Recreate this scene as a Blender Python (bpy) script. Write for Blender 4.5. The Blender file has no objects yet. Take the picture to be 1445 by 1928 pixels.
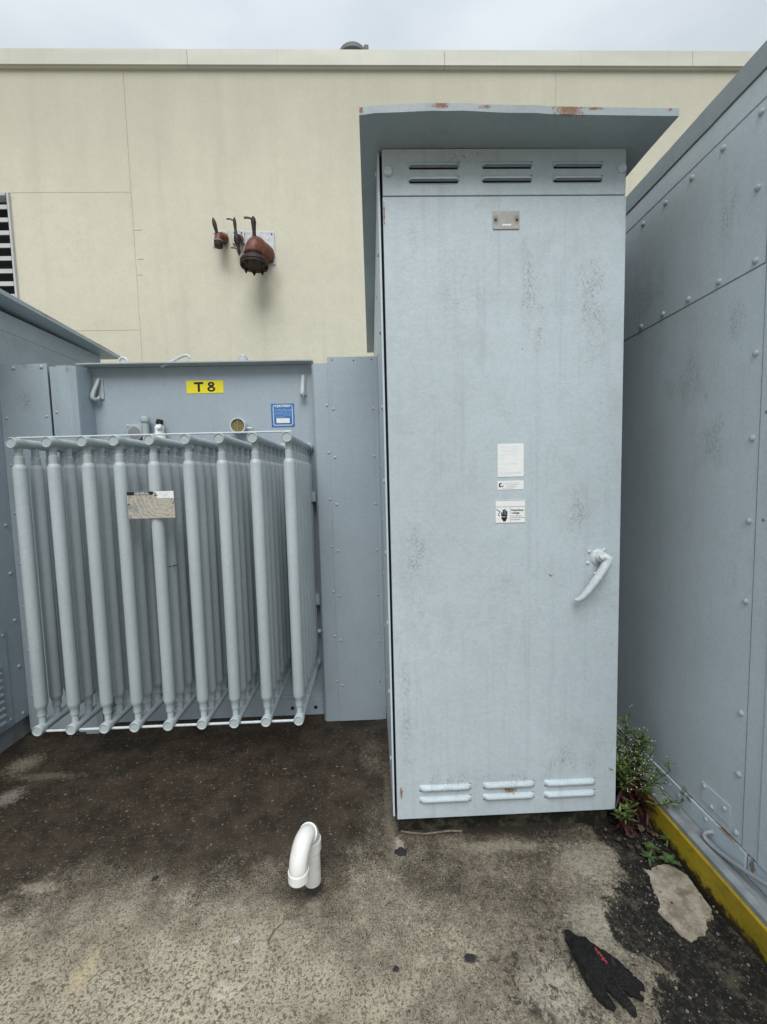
import bpy, bmesh, math, random
from mathutils import Vector, Matrix, noise as mnoise
R = math.radians
rnd = random.Random(7)
sc = bpy.context.scene
COL = sc.collection

# ------------------------------------------------------------------ camera
cam_d = bpy.data.cameras.new('camera'); cam = bpy.data.objects.new('camera', cam_d); COL.objects.link(cam)
pitch, roll, yaw = -0.0744, -0.025, -0.0276
fwd = Vector((-math.sin(yaw)*math.cos(pitch), math.cos(yaw)*math.cos(pitch), math.sin(pitch)))
r0 = Vector((math.cos(yaw), math.sin(yaw), 0)); u0 = r0.cross(fwd)
rt = r0*math.cos(roll)+u0*math.sin(roll); up = -r0*math.sin(roll)+u0*math.cos(roll)
m = Matrix((rt, up, -fwd)).transposed().to_4x4(); m.translation = Vector((0, 0, 1.5))
cam.matrix_world = m
cam_d.sensor_fit = 'VERTICAL'; cam_d.sensor_height = 36.0; cam_d.lens = 36.0*772.86/1928
cam_d.clip_start = 0.02; cam_d.clip_end = 2000
sc.camera = cam
sc.render.resolution_x, sc.render.resolution_y = 767, 1024

# ------------------------------------------------------------------ world, sun, exposure
SUN_EL, SUN_AZ = 54, 181          # azimuth seen from above, clockwise from +Y: the bright part of the cloud lies behind the camera
W = bpy.data.worlds.new('World'); sc.world = W; W.use_nodes = True
nt = W.node_tree; nt.nodes.clear()
def wn(t, **k):
    n = nt.nodes.new(t)
    for a, b in k.items(): setattr(n, a, b)
    return n
out = wn('ShaderNodeOutputWorld'); bg = wn('ShaderNodeBackground'); bg.inputs['Strength'].default_value = 0.1
sky = wn('ShaderNodeTexSky', sky_type='NISHITA', sun_disc=False)
sky.sun_elevation = R(SUN_EL); sky.sun_rotation = R(SUN_AZ); sky.dust_density = 4
tc = wn('ShaderNodeTexCoord'); mp = wn('ShaderNodeMapping'); mp.inputs['Scale'].default_value = (1.2, 1.2, 3.2)
nz = wn('ShaderNodeTexNoise'); nz.inputs['Scale'].default_value = 1.7; nz.inputs['Detail'].default_value = 5; nz.inputs['Roughness'].default_value = 0.5
cr = wn('ShaderNodeValToRGB'); e = cr.color_ramp.elements
e[0].position = 0.36; e[0].color = (0.67, 0.745, 0.81, 1); e[1].position = 0.62; e[1].color = (0.86, 0.925, 0.98, 1)
sca = wn('ShaderNodeVectorMath', operation='SCALE'); sca.inputs['Scale'].default_value = 6.8
mix = wn('ShaderNodeMix', data_type='RGBA'); mix.inputs[0].default_value = 0.93
L = nt.links.new
L(tc.outputs['Generated'], mp.inputs[0]); L(mp.outputs[0], nz.inputs['Vector']); L(nz.outputs['Fac'], cr.inputs[0])
# CIE overcast sky: three times as bright overhead as at the horizon
sx = wn('ShaderNodeSeparateXYZ'); L(tc.outputs['Generated'], sx.inputs[0])
gr_ = wn('ShaderNodeMapRange'); gr_.inputs[1].default_value = 0; gr_.inputs[2].default_value = 1; gr_.inputs[3].default_value = 0.40*5.75; gr_.inputs[4].default_value = 1.23*5.75
L(sx.outputs[2], gr_.inputs[0]); L(gr_.outputs[0], sca.inputs['Scale'])
L(cr.outputs[0], sca.inputs[0]); L(sky.outputs[0], mix.inputs[6]); L(sca.outputs[0], mix.inputs[7])
L(mix.outputs[2], bg.inputs['Color']); L(bg.outputs[0], out.inputs[0])
sun_d = bpy.data.lights.new('sun', 'SUN'); sun = bpy.data.objects.new('sun', sun_d); COL.objects.link(sun)
sun_d.energy = 1.5; sun_d.angle = R(40); sun_d.color = (1.0, 1.0, 0.985)
sd = Vector((math.sin(R(SUN_AZ))*math.cos(R(SUN_EL)), math.cos(R(SUN_AZ))*math.cos(R(SUN_EL)), math.sin(R(SUN_EL))))
sun.rotation_euler = sd.to_track_quat('Z', 'Y').to_euler(); sun.location = sd*30
sc.view_settings.view_transform = 'Standard'; sc.view_settings.look = 'None'
sc.view_settings.gamma = 1; sc.view_settings.use_curve_mapping = False
sc.view_settings.exposure = 0.8

# ------------------------------------------------------------------ materials
class NB:
    """small node-tree writer"""
    def __init__(s, name):
        s.m = bpy.data.materials.new(name); s.m.use_nodes = True; s.t = s.m.node_tree; s.t.nodes.clear()
        s.out = s.n('ShaderNodeOutputMaterial'); s.b = s.n('ShaderNodeBsdfPrincipled'); s.l(s.b.outputs[0], s.out.inputs[0])
        s.geo = s.n('ShaderNodeNewGeometry'); s.P = s.geo.outputs['Position']
    def n(s, t, **k):
        x = s.t.nodes.new(t)
        for a, b in k.items(): setattr(x, a, b)
        return x
    def l(s, a, b): s.t.links.new(a, b)
    def put(s, v, sock):
        if isinstance(v, (int, float)): sock.default_value = v
        elif isinstance(v, (tuple, list)):
            sock.default_value = tuple(v)+((1,) if sock.type == 'RGBA' and len(v) == 3 else ())
        else: s.l(v, sock)
    def math(s, op, a, b=0.0, clamp=False):
        x = s.n('ShaderNodeMath', operation=op, use_clamp=clamp); s.put(a, x.inputs[0]); s.put(b, x.inputs[1]); return x.outputs[0]
    def vmap(s, scale=(1,1,1), loc=(0,0,0), src=None):
        x = s.n('ShaderNodeMapping'); s.l(src or s.P, x.inputs[0]); x.inputs['Scale'].default_value = scale; x.inputs['Location'].default_value = loc; return x.outputs[0]
    def noise(s, scale, detail=3, rough=0.5, vec=None, dist=0.0):
        x = s.n('ShaderNodeTexNoise'); s.l(vec or s.P, x.inputs['Vector'])
        x.inputs['Scale'].default_value = scale; x.inputs['Detail'].default_value = detail; x.inputs['Roughness'].default_value = rough; x.inputs['Distortion'].default_value = dist
        return x.outputs['Fac']
    def vor(s, scale, feature='F1', vec=None, out='Distance'):
        x = s.n('ShaderNodeTexVoronoi', feature=feature); s.l(vec or s.P, x.inputs['Vector']); x.inputs['Scale'].default_value = scale; return x.outputs[out]
    def ramp(s, f, a, b, lo=0.0, hi=1.0):
        x = s.n('ShaderNodeMapRange', interpolation_type='SMOOTHSTEP'); s.put(f, x.inputs[0])
        x.inputs[1].default_value = a; x.inputs[2].default_value = b; x.inputs[3].default_value = lo; x.inputs[4].default_value = hi; return x.outputs[0]
    def mix(s, f, a, b, blend='MIX'):
        x = s.n('ShaderNodeMix', data_type='RGBA', blend_type=blend); s.put(f, x.inputs[0]); s.put(a, x.inputs[6]); s.put(b, x.inputs[7]); return x.outputs[2]
    def ell(s, c, r):
        """1 at the centre of an ellipsoid, 0 at its rim"""
        a = s.n('ShaderNodeVectorMath', operation='SUBTRACT'); s.l(s.P, a.inputs[0]); a.inputs[1].default_value = c
        d = s.n('ShaderNodeVectorMath', operation='DIVIDE'); s.l(a.outputs[0], d.inputs[0]); d.inputs[1].default_value = r
        q = s.n('ShaderNodeVectorMath', operation='LENGTH'); s.l(d.outputs[0], q.inputs[0])
        return s.math('SUBTRACT', 1.0, q.outputs['Value'], True)
    def xyz(s):
        x = s.n('ShaderNodeSeparateXYZ'); s.l(s.P, x.inputs[0]); return x.outputs
    def attr(s, name):
        x = s.n('ShaderNodeAttribute', attribute_name=name); return x.outputs['Fac']
    def bump(s, h, strength, dist=0.002, prev=None):
        x = s.n('ShaderNodeBump'); s.put(h, x.inputs['Height']); x.inputs['Strength'].default_value = strength; x.inputs['Distance'].default_value = dist
        if prev is not None: s.l(prev, x.inputs['Normal'])
        return x.outputs[0]
    def fin(s, col, rough=0.5, metal=0.0, normal=None, spec=0.4):
        s.put(col, s.b.inputs['Base Color']); s.put(rough, s.b.inputs['Roughness']); s.put(metal, s.b.inputs['Metallic'])
        s.b.inputs['Specular IOR Level'].default_value = spec
        if normal is not None: s.l(normal, s.b.inputs['Normal'])
        return s.m

def flat(name, col, rough=0.5, metal=0.0, var=0.08, vs=30, spec=0.4):
    b = NB(name); f = b.noise(vs, 4, 0.6)
    c = b.mix(b.ramp(f, 0.3, 0.7), tuple(x*(1-var) for x in col), tuple(min(1, x*(1+var)) for x in col))
    return b.fin(c, b.ramp(f, 0.2, 0.8, max(0.05, rough-0.08), min(1, rough+0.08)), metal, None, spec)

def paint(name, col, dirt=(), rust=(), peel=(), amount=0.5, rough=0.42, drip=0.35, bumpy=0.25, base_dirt=0.5):
    """old painted sheet steel: brush waviness, worn specks, run marks; dirt/peel/rust lists are (centre, radii) wear spots"""
    b = NB(name); big = b.noise(1.7, 4, 0.55); mid = b.noise(9, 4, 0.6)
    c = b.mix(b.ramp(big, 0.25, 0.75), tuple(x*0.93 for x in col), tuple(x*1.05 for x in col))
    c = b.mix(b.ramp(mid, 0.45, 0.8, 0, 0.25), c, tuple(x*y for x, y in zip(col, (0.86, 0.87, 0.84))))
    mot = b.noise(75, 5, 0.8); c = b.mix(b.ramp(mot, 0.38, 0.60, 0.17, 0), c, tuple(x*0.55 for x in col)); c = b.mix(b.ramp(b.noise(4.2, 7, 0.78, b.vmap((1.3, 1.3, 0.8), (5, 1, 2))), 0.50, 0.66, 0, base_dirt*0.34), c, tuple(x*y for x, y in zip(col, (0.66, 0.66, 0.63)))); c = b.mix(b.ramp(b.noise(26, 5, 0.75), 0.5, 0.7, 0, 0.16), c, tuple(x*0.70 for x in col))
    # run marks
    st = b.noise(1, 4, 0.6, b.vmap((30, 30, 1.3)))
    c = b.mix(b.ramp(st, 0.52, 0.75, 0, drip*0.6), c, tuple(x*0.72 for x in col))
    # specks of dirt: everywhere thinly, densely inside the wear spots
    fine = b.noise(240, 3, 0.65); fine2 = b.noise(170, 6, 0.8, b.vmap((1.0, 1.0, 0.75)))
    mask = b.ramp(b.noise(3.1, 4, 0.6, b.vmap((1, 1, 1), (3.1, 7.7, 1.3))), 0.5, 0.78, 0, base_dirt)
    wob = b.noise(11, 6, 0.75, b.vmap((1.5, 1.5, 0.7)))
    for cc, rr in dirt:
        k = b.ramp(b.math('ADD', b.ell(cc, rr), b.math('MULTIPLY', b.math('SUBTRACT', wob, 0.5), 2.6)), 0.2, 1.0)
        mask = b.math('MAXIMUM', mask, k)
    thr = b.math('SUBTRACT', 0.72, b.math('MULTIPLY', mask, 0.20))
    sp = b.math('MULTIPLY', b.math('SUBTRACT', fine2, thr), 9.0, True)
    sp2 = b.math('MULTIPLY', b.math('SUBTRACT', fine, 0.74), 12.0, True)
    c = b.mix(b.math('MULTIPLY', sp, amount, True), c, (0.12, 0.125, 0.12))
    c = b.mix(b.math('MULTIPLY', sp2, 0.35), c, (0.07, 0.07, 0.065))
    c = b.mix(b.math('MULTIPLY', b.math('MULTIPLY', mask, b.ramp(fine2, 0.42, 0.62)), 0.30), c, (0.15, 0.155, 0.145))
    h = b.math('ADD', b.math('MULTIPLY', b.noise(170, 2, 0.5), 0.25), b.math('MULTIPLY', b.noise(14, 3, 0.5), 1.0)); h = b.math('ADD', h, b.math('MULTIPLY', mot, 0.8))
    nrm = b.bump(h, bumpy*1.3, 0.003)
    pm = b.ramp(b.noise(2.3, 3, 0.5, b.vmap((1, 1, 1), (9, 2, 5))), 0.55, 0.75, 0, 0.45)
    for cc, rr in peel: pm = b.math('MAXIMUM', pm, b.ramp(b.ell(cc, rr), 0.0, 0.6))
    wr = b.n('ShaderNodeTexNoise', noise_type='RIDGED_MULTIFRACTAL') if False else None
    crk = b.math('ABSOLUTE', b.math('SUBTRACT', b.noise(55, 5, 0.7, None, 1.0), 0.5))
    crk = b.ramp(crk, 0.0, 0.05, 1, 0)
    pk = b.math('MULTIPLY', crk, b.math('MULTIPLY', pm, b.ramp(b.noise(10, 5, 0.75), 0.47, 0.62)))
    nrm = b.bump(pk, 0.35, 0.0015, nrm)
    blis = b.ramp(b.noise(60, 4, 0.7), 0.55, 0.7); nrm = b.bump(b.math('MULTIPLY', blis, pm), 0.4, 0.0015, nrm)
    c = b.mix(b.math('MULTIPLY', pk, 0.06), c, (0.16, 0.165, 0.155))
    ro = b.ramp(mid, 0.2, 0.8, rough-0.07, rough+0.12)
    for cc, rr in rust:
        k = b.math('ADD', b.ell(cc, rr), b.math('MULTIPLY', b.math('SUBTRACT', b.noise(95, 6, 0.85), 0.5), 2.2))
        k = b.ramp(k, 0.35, 0.75, 0, 0.9)
        rc = b.mix(b.noise(130, 4, 0.7), (0.07, 0.035, 0.02), (0.36, 0.19, 0.085))
        c = b.mix(k, c, rc); ro = b.math('MAXIMUM', ro, b.math('MULTIPLY', k, 0.9))
    return b.fin(c, ro, 0.0, nrm, 0.35)

GREY = (0.55, 0.635, 0.685)
M = {}
M['door'] = paint('door_paint', (0.495, 0.57, 0.61), amount=0.6, bumpy=0.34, drip=0.6, base_dirt=0.7,
    dirt=[((.175,1.62,2.42),(.07,.2,.14)), ((.63,1.62,2.25),(.09,.2,.34)), ((.66,1.62,2.02),(.05,.2,.2)), ((.86,1.62,2.2),(.13,.2,.42)),
          ((.16,1.62,1.16),(.10,.2,.28)), ((.12,1.62,.55),(.05,.2,.45)), ((.78,1.62,.32),(.2,.2,.16)), ((.3,1.62,.24),(.25,.2,.1)), ((.83,1.62,1.35),(.14,.2,.22)),
          ((.57,1.62,.23),(.2,.2,.06)), ((.4,1.62,2.7),(.3,.2,.05))],
    peel=[((.16,1.62,1.1),(.14,.3,.5)), ((.62,1.62,1.08),(.25,.3,.2)), ((.93,1.62,1.05),(.09,.3,.3)), ((.4,1.62,2.2),(.2,.3,.12)), ((.85,1.62,1.9),(.14,.3,.5)), ((.5,1.62,.2),(.45,.3,.12)), ((.5,1.62,.9),(.3,.3,.15))],
    rust=[((.55,1.62,.19),(.05,.1,.022)), ((.535,1.62,.20),(.03,.1,.02)), ((.215,1.62,.205),(.012,.1,.012)), ((.09,1.62,.2),(.012,.1,.05)), ((.075,1.62,2.5),(.006,.1,.08))])
M['body'] = paint('body_paint', GREY, amount=0.5)
M['hood'] = paint('hood_paint', (0.32, 0.375, 0.40), amount=0.7, base_dirt=0.8,
    rust=[((.27,1.477,2.762),(.06,.012,.018)), ((.42,1.477,2.757),(.035,.012,.014)), ((.71,1.477,2.750),(.10,.016,.06)), ((.0,1.477,2.748),(.015,.014,.03)), ((.80,1.477,2.752),(.05,.012,.012)), ((1.06,1.477,2.748),(.015,.012,.012))])
M['right'] = paint('right_enclosure_paint', GREY, amount=0.55,
    dirt=[((1.27,1.62,1.86),(.2,.2,.22)), ((1.27,1.50,1.62),(.2,.16,.16)), ((1.27,1.46,2.38),(.2,.07,.2)), ((1.27,1.42,2.0),(.2,.08,.12)), ((1.27,1.38,1.15),(.2,.03,.1)), ((1.27,1.9,2.3),(.2,.2,.2))],
    rust=[((1.26,1.37,.186),(.04,.10,.012)), ((1.26,1.55,.178),(.04,.03,.02)), ((1.27,1.27,.16),(.06,.025,.05)), ((1.28,1.23,.10),(.06,.05,.03))], base_dirt=0.35)
M['left'] = paint('left_enclosure_paint', (0.385, 0.455, 0.50), amount=0.8,
    dirt=[((-2.14,2.7,2.40),(.3,.35,.11)), ((-1.985,2.48,2.03),(.09,.3,.14)), ((-2.0,2.48,2.215),(.12,.2,.03)), ((-1.80,2.48,2.05),(.03,.3,.2))],
    rust=[((-2.0,2.48,2.235),(.10,.2,.02)), ((-2.02,2.9,2.6),(.06,.5,.012)), ((-2.02,3.3,2.58),(.06,.25,.014)), ((-1.73,2.5,2.19),(.02,.1,.05))])
M['tank'] = paint('tank_paint', (0.38, 0.445, 0.495), amount=0.4, bumpy=0.15, base_dirt=0.25)
M['tube'] = paint('radiator_paint', (0.435, 0.49, 0.51), amount=0.25, bumpy=0.2, base_dirt=0.2, drip=0.15)
M['lid'] = paint('lid_paint', (0.42, 0.46, 0.475), amount=1.0, base_dirt=1.0, rough=0.6)
M['white_paint'] = flat('pale_painted_metal', (0.54, 0.585, 0.605), 0.4, var=0.1, vs=60)
M['gap_shade'] = paint('gap_shade_paint', (0.17, 0.195, 0.205), amount=0.9, base_dirt=1.0)  # cabinet side colour darkened to put shade into the gap
M['rail'] = flat('grey_rail_paint', (0.27, 0.295, 0.305), 0.5, var=0.18, vs=14)
M['dark'] = flat('dark_void', (0.015, 0.016, 0.018), 0.8)
M['black'] = flat('black_print', (0.012, 0.012, 0.012), 0.5)
M['white'] = flat('white_sticker', (0.80, 0.82, 0.82), 0.35, var=0.03, vs=20)
M['scribble'] = flat('faded_ink', (0.50, 0.52, 0.54), 0.5)
M['redink'] = flat('faded_red_ink', (0.72, 0.55, 0.54), 0.5)
M['greyink'] = flat('grey_print', (0.22, 0.23, 0.24), 0.5)
M['yellow'] = flat('yellow_sign', (0.86, 0.74, 0.03), 0.35, var=0.03, vs=8)
M['blue'] = flat('blue_sticker', (0.035, 0.16, 0.40), 0.4, var=0.06)
M['ltblue'] = flat('light_blue_print', (0.33, 0.50, 0.80), 0.4)
def mk_pvc():
    b = NB('white_pvc'); c = b.mix(b.ramp(b.noise(14, 5, 0.7), 0.45, 0.75), (0.76, 0.76, 0.74), (0.62, 0.60, 0.55))
    c = b.mix(b.ramp(b.noise(90, 4, 0.75), 0.66, 0.72, 0, 0.5), c, (0.30, 0.28, 0.25)); return b.fin(c, 0.34, 0, None, 0.5)
M['pvc'] = mk_pvc()
M['brass'] = flat('gauge_face', (0.20, 0.165, 0.055), 0.5, 0.0, var=0.2, vs=60)
M['steel'] = flat('galvanised_plate', (0.42, 0.44, 0.455), 0.5, 0.35, var=0.22, vs=26)
M['bolt'] = flat('dull_bolt', (0.12, 0.12, 0.12), 0.6, 0.4)
M['twig'] = flat('dry_twig', (0.13, 0.11, 0.085), 0.8)
M['strip'] = flat('pale_cord', (0.26, 0.24, 0.19), 0.7)
M['cordmat'] = flat('weathered_cord', (0.13, 0.115, 0.085), 0.8, var=0.3, vs=60)
M['roofcap'] = flat('grey_roof_vent', (0.10, 0.105, 0.11), 0.6)
M['light_block'] = flat('black_light_block', (0.03, 0.032, 0.034), 0.7)  # for the added block in the gap
def mk_glove():
    b = NB('black_glove_fabric'); c = b.mix(b.ramp(b.noise(260, 3, 0.7), 0.4, 0.7), (0.008, 0.008, 0.0085), (0.022, 0.021, 0.02))
    c = b.mix(b.ramp(b.noise(38, 6, 0.8), 0.55, 0.72, 0, 0.55), c, (0.085, 0.075, 0.06)); return b.fin(c, 0.9, 0, b.bump(b.noise(200, 3, 0.6), 0.5, 0.003), 0.15)
M['rubber'] = mk_glove()
M['red'] = flat('red_print', (0.20, 0.03, 0.035), 0.7, var=0.3, vs=200)
M['louver_slat'] = paint('louver_slat_paint', (0.55, 0.56, 0.56), amount=0.8, base_dirt=0.8)
M['cable'] = paint('cable_paint', (0.33, 0.36, 0.38), amount=1.0, base_dirt=1.0)
M['tar_chip'] = flat('tar_lump', (0.02, 0.02, 0.02), 0.8)
M['chip'] = flat('stone_chip', (0.15, 0.137, 0.113), 0.8, var=0.35, vs=90)
M['green'] = flat('green_leaf', (0.10, 0.145, 0.04), 0.5, var=0.5, vs=25)
M['green2'] = flat('bright_green_leaf', (0.06, 0.115, 0.038), 0.5, var=0.4, vs=30)
M['redleaf'] = flat('dark_red_leaf', (0.040, 0.011, 0.011), 0.5, var=0.5, vs=25)
M['stem'] = flat('weed_stem', (0.07, 0.075, 0.03), 0.6, var=0.3)
M['flower'] = flat('white_flower', (0.75, 0.73, 0.62), 0.6)
M['deadleaf'] = flat('dead_leaf', (0.085, 0.06, 0.038), 0.7, var=0.5, vs=70)

def mk_rustpipe():
    b = NB('rusty_red_pipe'); f = b.noise(18, 5, 0.65); g = b.noise(140, 3, 0.6)
    c = b.mix(b.ramp(f, 0.35, 0.7), (0.075, 0.020, 0.014), (0.25, 0.078, 0.031))
    c = b.mix(b.ramp(g, 0.6, 0.75, 0, 0.7), c, (0.03, 0.012, 0.01))
    return b.fin(c, b.ramp(f, 0.3, 0.7, 0.35, 0.7), 0.2, b.bump(g, 0.4, 0.003))
M['rustpipe'] = mk_rustpipe()
M['rustdark'] = flat('dark_rusty_iron', (0.03, 0.014, 0.012), 0.6, 0.2, var=0.4, vs=60)

def mk_stucco():
    b = NB('beige_stucco'); P = b.xyz()
    big = b.noise(0.55, 4, 0.55); c = b.mix(b.ramp(big, 0.3, 0.7), (0.625, 0.598, 0.482), (0.665, 0.638, 0.515))
    st = b.noise(1, 5, 0.6, b.vmap((5.5, 1, 0.35))); c = b.mix(b.ramp(st, 0.5, 0.78, 0, 0.3), c, (0.44, 0.41, 0.32))
    # greyer and darker towards the top edge, with a streaky boundary
    z = b.math('ADD', P[2], b.math('MULTIPLY', b.math('SUBTRACT', b.noise(1, 4, 0.6, b.vmap((4, 1, 0.6))), 0.5), 1.6))
    c = b.mix(b.ramp(z, 4.2, 6.3, 0, 0.62), c, (0.44, 0.42, 0.345))
    for cc, rr in (((-1.15, 4.9, 3.72), (.16, .3, .34)), ((-1.55, 4.9, 4.0), (.11, .3, .26)), ((-1.0, 4.9, 3.8), (.1, .3, .2))):
        c = b.mix(b.ramp(b.ell(cc, rr), 0, 0.9, 0, 0.28), c, (0.36, 0.27, 0.19))
    sp = b.ramp(b.noise(24, 4, 0.7), 0.70, 0.76); c = b.mix(b.math('MULTIPLY', sp, 0.3), c, (0.24, 0.22, 0.17))
    gr = b.noise(55, 5, 0.75); c = b.mix(b.ramp(b.noise(7, 5, 0.7), 0.4, 0.7, 0, 0.14), c, (0.45, 0.43, 0.345)); c = b.mix(b.ramp(gr, 0.4, 0.65, 0, 0.22), c, (0.42, 0.40, 0.31))
    n1 = b.bump(gr, 0.45, 0.004); n1 = b.bump(b.noise(3, 3, 0.5), 0.35, 0.02, n1)
    return b.fin(c, 0.85, 0, n1, 0.2)
M['stucco'] = mk_stucco()
def mk_cap():
    b = NB('coping_metal'); c = b.mix(b.ramp(b.noise(1.2, 4, 0.6, b.vmap((1, 1, 4))), 0.3, 0.7), (0.52, 0.52, 0.45), (0.58, 0.58, 0.50))
    c = b.mix(b.ramp(b.noise(1, 4, 0.6, b.vmap((14, 1, 1))), 0.5, 0.8, 0, 0.3), c, (0.40, 0.40, 0.345))
    return b.fin(c, 0.5, 0, b.bump(b.noise(2.5, 2, 0.5), 0.2, 0.01))
M['cap'] = mk_cap()

def mk_ground():
    b = NB('weathered_concrete'); P = b.xyz()
    tar_d = b.attr('tar'); moss_shade_d = b.attr('moss_shade')
    fine = b.noise(190, 4, 0.75); sand = b.noise(95, 5, 0.75); grit = b.noise(44, 6, 0.78); mid = b.noise(14, 6, 0.7); big = b.noise(2.2, 6, 0.65)
    peb = b.vor(150); pebc = b.vor(150, out='Color')
    base = b.mix(b.ramp(big, 0.32, 0.68), (0.325, 0.277, 0.203), (0.51, 0.452, 0.34))
    base = b.mix(b.ramp(mid, 0.42, 0.72, 0, 0.6), base, (0.48, 0.435, 0.34))
    base = b.mix(b.ramp(mid, 0.28, 0.46, 0.65, 0), base, (0.15, 0.130, 0.10))
    # exposed aggregate: dark hollows between sand grains, pale grains on top
    base = b.mix(b.ramp(sand, 0.42, 0.52, 0.88, 0), base, (0.10, 0.087, 0.067))
    base = b.mix(b.ramp(grit, 0.36, 0.48, 0.5, 0), base, (0.10, 0.09, 0.072))
    base = b.mix(b.ramp(fine, 0.54, 0.64, 0, 0.75), base, (0.66, 0.62, 0.51))
    base = b.mix(b.ramp(b.noise(34, 6, 0.8), 0.60, 0.68, 0, 0.75), base, (0.055, 0.05, 0.042))
    P2 = b.math('ADD', b.ramp(P[0], -.35, .75), b.math('MULTIPLY', b.math('SUBTRACT', b.noise(6, 6, 0.75), 0.5), 2.6))
    base = b.mix(b.math('MULTIPLY', b.ramp(P2, 0.3, 1.15), b.ramp(grit, 0.40, 0.56, 0.9, 0.25)), base, (0.07, 0.06, 0.046))
    base = b.mix(b.math('MULTIPLY', b.ramp(b.noise(5.5, 8, 0.8), 0.50, 0.64, 0, 0.6), b.ramp(sand, 0.42, 0.56, 1, 0.4)), base, (0.085, 0.071, 0.053))
    # moss film; its front-to-back grading also paints in the falloff of sky light
    dm = b.math('ADD', moss_shade_d, b.math('MULTIPLY', b.math('SUBTRACT', b.noise(4, 8, 0.8), 0.5), 1.5))
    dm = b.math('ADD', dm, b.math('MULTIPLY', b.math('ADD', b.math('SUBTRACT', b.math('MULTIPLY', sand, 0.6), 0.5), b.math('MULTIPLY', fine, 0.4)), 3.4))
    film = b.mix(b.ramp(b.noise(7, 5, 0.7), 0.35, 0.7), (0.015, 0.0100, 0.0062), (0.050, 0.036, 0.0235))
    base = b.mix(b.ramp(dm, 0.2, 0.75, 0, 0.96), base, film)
    # pale scuffs and paint spots
    for cc, rr, col, k in (((-.935,1.195,0),(.06,.10,.1),(.50,.42,.27),.85), ((-.482,1.124,0),(.05,.046,.1),(.56,.53,.43),.7), ((-.486,1.265,0),(.022,.022,.1),(.60,.58,.52),.75),
              ((-.40,1.215,0),(.04,.13,.1),(.45,.42,.33),.55), ((-.36,1.30,0),(.03,.06,.1),(.45,.42,.33),.5), ((-1.30,1.48,0),(.11,.04,.1),(.45,.40,.30),.5), ((-1.82,1.96,0),(.10,.10,.1),(.45,.42,.35),.5), ((-1.95,2.2,0),(.14,.14,.1),(.25,.22,.16),.9), ((-1.75,2.1,0),(.3,.05,.1),(.22,.19,.14),.6),
              ((.50,1.09,0),(.16,.12,.1),(.47,.44,.35),.55), ((.80,1.48,0),(.22,.14,.1),(.44,.40,.31),.55), ((.5,1.56,0),(.35,.05,.1),(.40,.36,.28),.5), ((.07,1.59,0),(.04,.06,.1),(.50,.46,.38),.7), ((.72,1.25,0),(.16,.16,.1),(.45,.42,.33),.5), ((.045,1.8,0),(.05,.45,.1),(.24,.21,.15),.6), ((-.25,1.37,0),(.045,.035,.1),(.30,.27,.21),.5)):
        kk = b.math('ADD', b.ell(cc, rr), b.math('MULTIPLY', b.math('SUBTRACT', b.noise(48, 6, 0.85), 0.5), 2.4))
        base = b.mix(b.math('MULTIPLY', b.ramp(kk, 0.2, 0.8, 0, k), b.ramp(sand, 0.40, 0.52, 0.3, 1)), base, col)
    # ragged dark patches at the pipe and cabinet feet and on the slab
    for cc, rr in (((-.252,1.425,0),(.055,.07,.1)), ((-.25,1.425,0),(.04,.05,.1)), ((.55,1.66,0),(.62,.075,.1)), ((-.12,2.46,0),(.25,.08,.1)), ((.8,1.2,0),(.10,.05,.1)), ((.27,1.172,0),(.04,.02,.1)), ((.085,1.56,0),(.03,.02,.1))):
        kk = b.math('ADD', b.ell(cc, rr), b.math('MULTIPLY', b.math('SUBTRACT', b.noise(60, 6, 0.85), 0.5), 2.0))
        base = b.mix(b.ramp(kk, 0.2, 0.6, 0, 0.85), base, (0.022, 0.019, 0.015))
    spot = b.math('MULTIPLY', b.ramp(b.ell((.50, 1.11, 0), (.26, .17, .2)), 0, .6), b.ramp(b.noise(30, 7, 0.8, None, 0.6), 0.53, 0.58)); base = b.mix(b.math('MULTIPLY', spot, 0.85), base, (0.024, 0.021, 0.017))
    # bitumen where the topping has broken away
    tm = b.math('ADD', tar_d, b.math('MULTIPLY', b.math('SUBTRACT', b.noise(20, 7, 0.85), 0.5), 0.30))
    tm = b.math('ADD', tm, b.math('MULTIPLY', b.math('SUBTRACT', sand, 0.5), 0.09)); tmask = b.ramp(tm, -0.005, 0.005)
    tarc = b.mix(b.ramp(b.noise(60, 5, 0.75), 0.45, 0.75), (0.010, 0.0095, 0.0085), (0.060, 0.051, 0.039)); tarc = b.mix(b.ramp(b.noise(17, 7, 0.82), 0.50, 0.62, 0, 0.7), tarc, (0.085, 0.072, 0.053))
    x = b.n('ShaderNodeSeparateColor'); b.l(pebc, x.inputs[0])
    tarc = b.mix(b.math('MULTIPLY', b.ramp(x.outputs[0], 0.84, 0.90), b.ramp(peb, 0.10, 0.35, 1, 0)), tarc, (0.19, 0.17, 0.14))
    col = b.mix(tmask, base, tarc)
    col = b.mix(b.math('MULTIPLY', b.math('MULTIPLY', b.ramp(x.outputs[1], 0.955, 0.965), b.ramp(peb, 0.05, 0.3, 1, 0)), 0.8), col, (0.55, 0.53, 0.47))
    h = b.math('ADD', b.math('MULTIPLY', sand, 0.6), b.math('MULTIPLY', mid, 1.4)); h = b.math('ADD', h, b.math('MULTIPLY', fine, 0.2))
    h = b.math('SUBTRACT', h, b.math('MULTIPLY', tmask, 1.2))
    n1 = b.bump(h, 0.8, 0.006)
    return b.fin(col, b.ramp(dm, 0.2, 0.9, 0.9, 0.62), 0, n1, 0.25)
M['ground'] = mk_ground()

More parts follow.
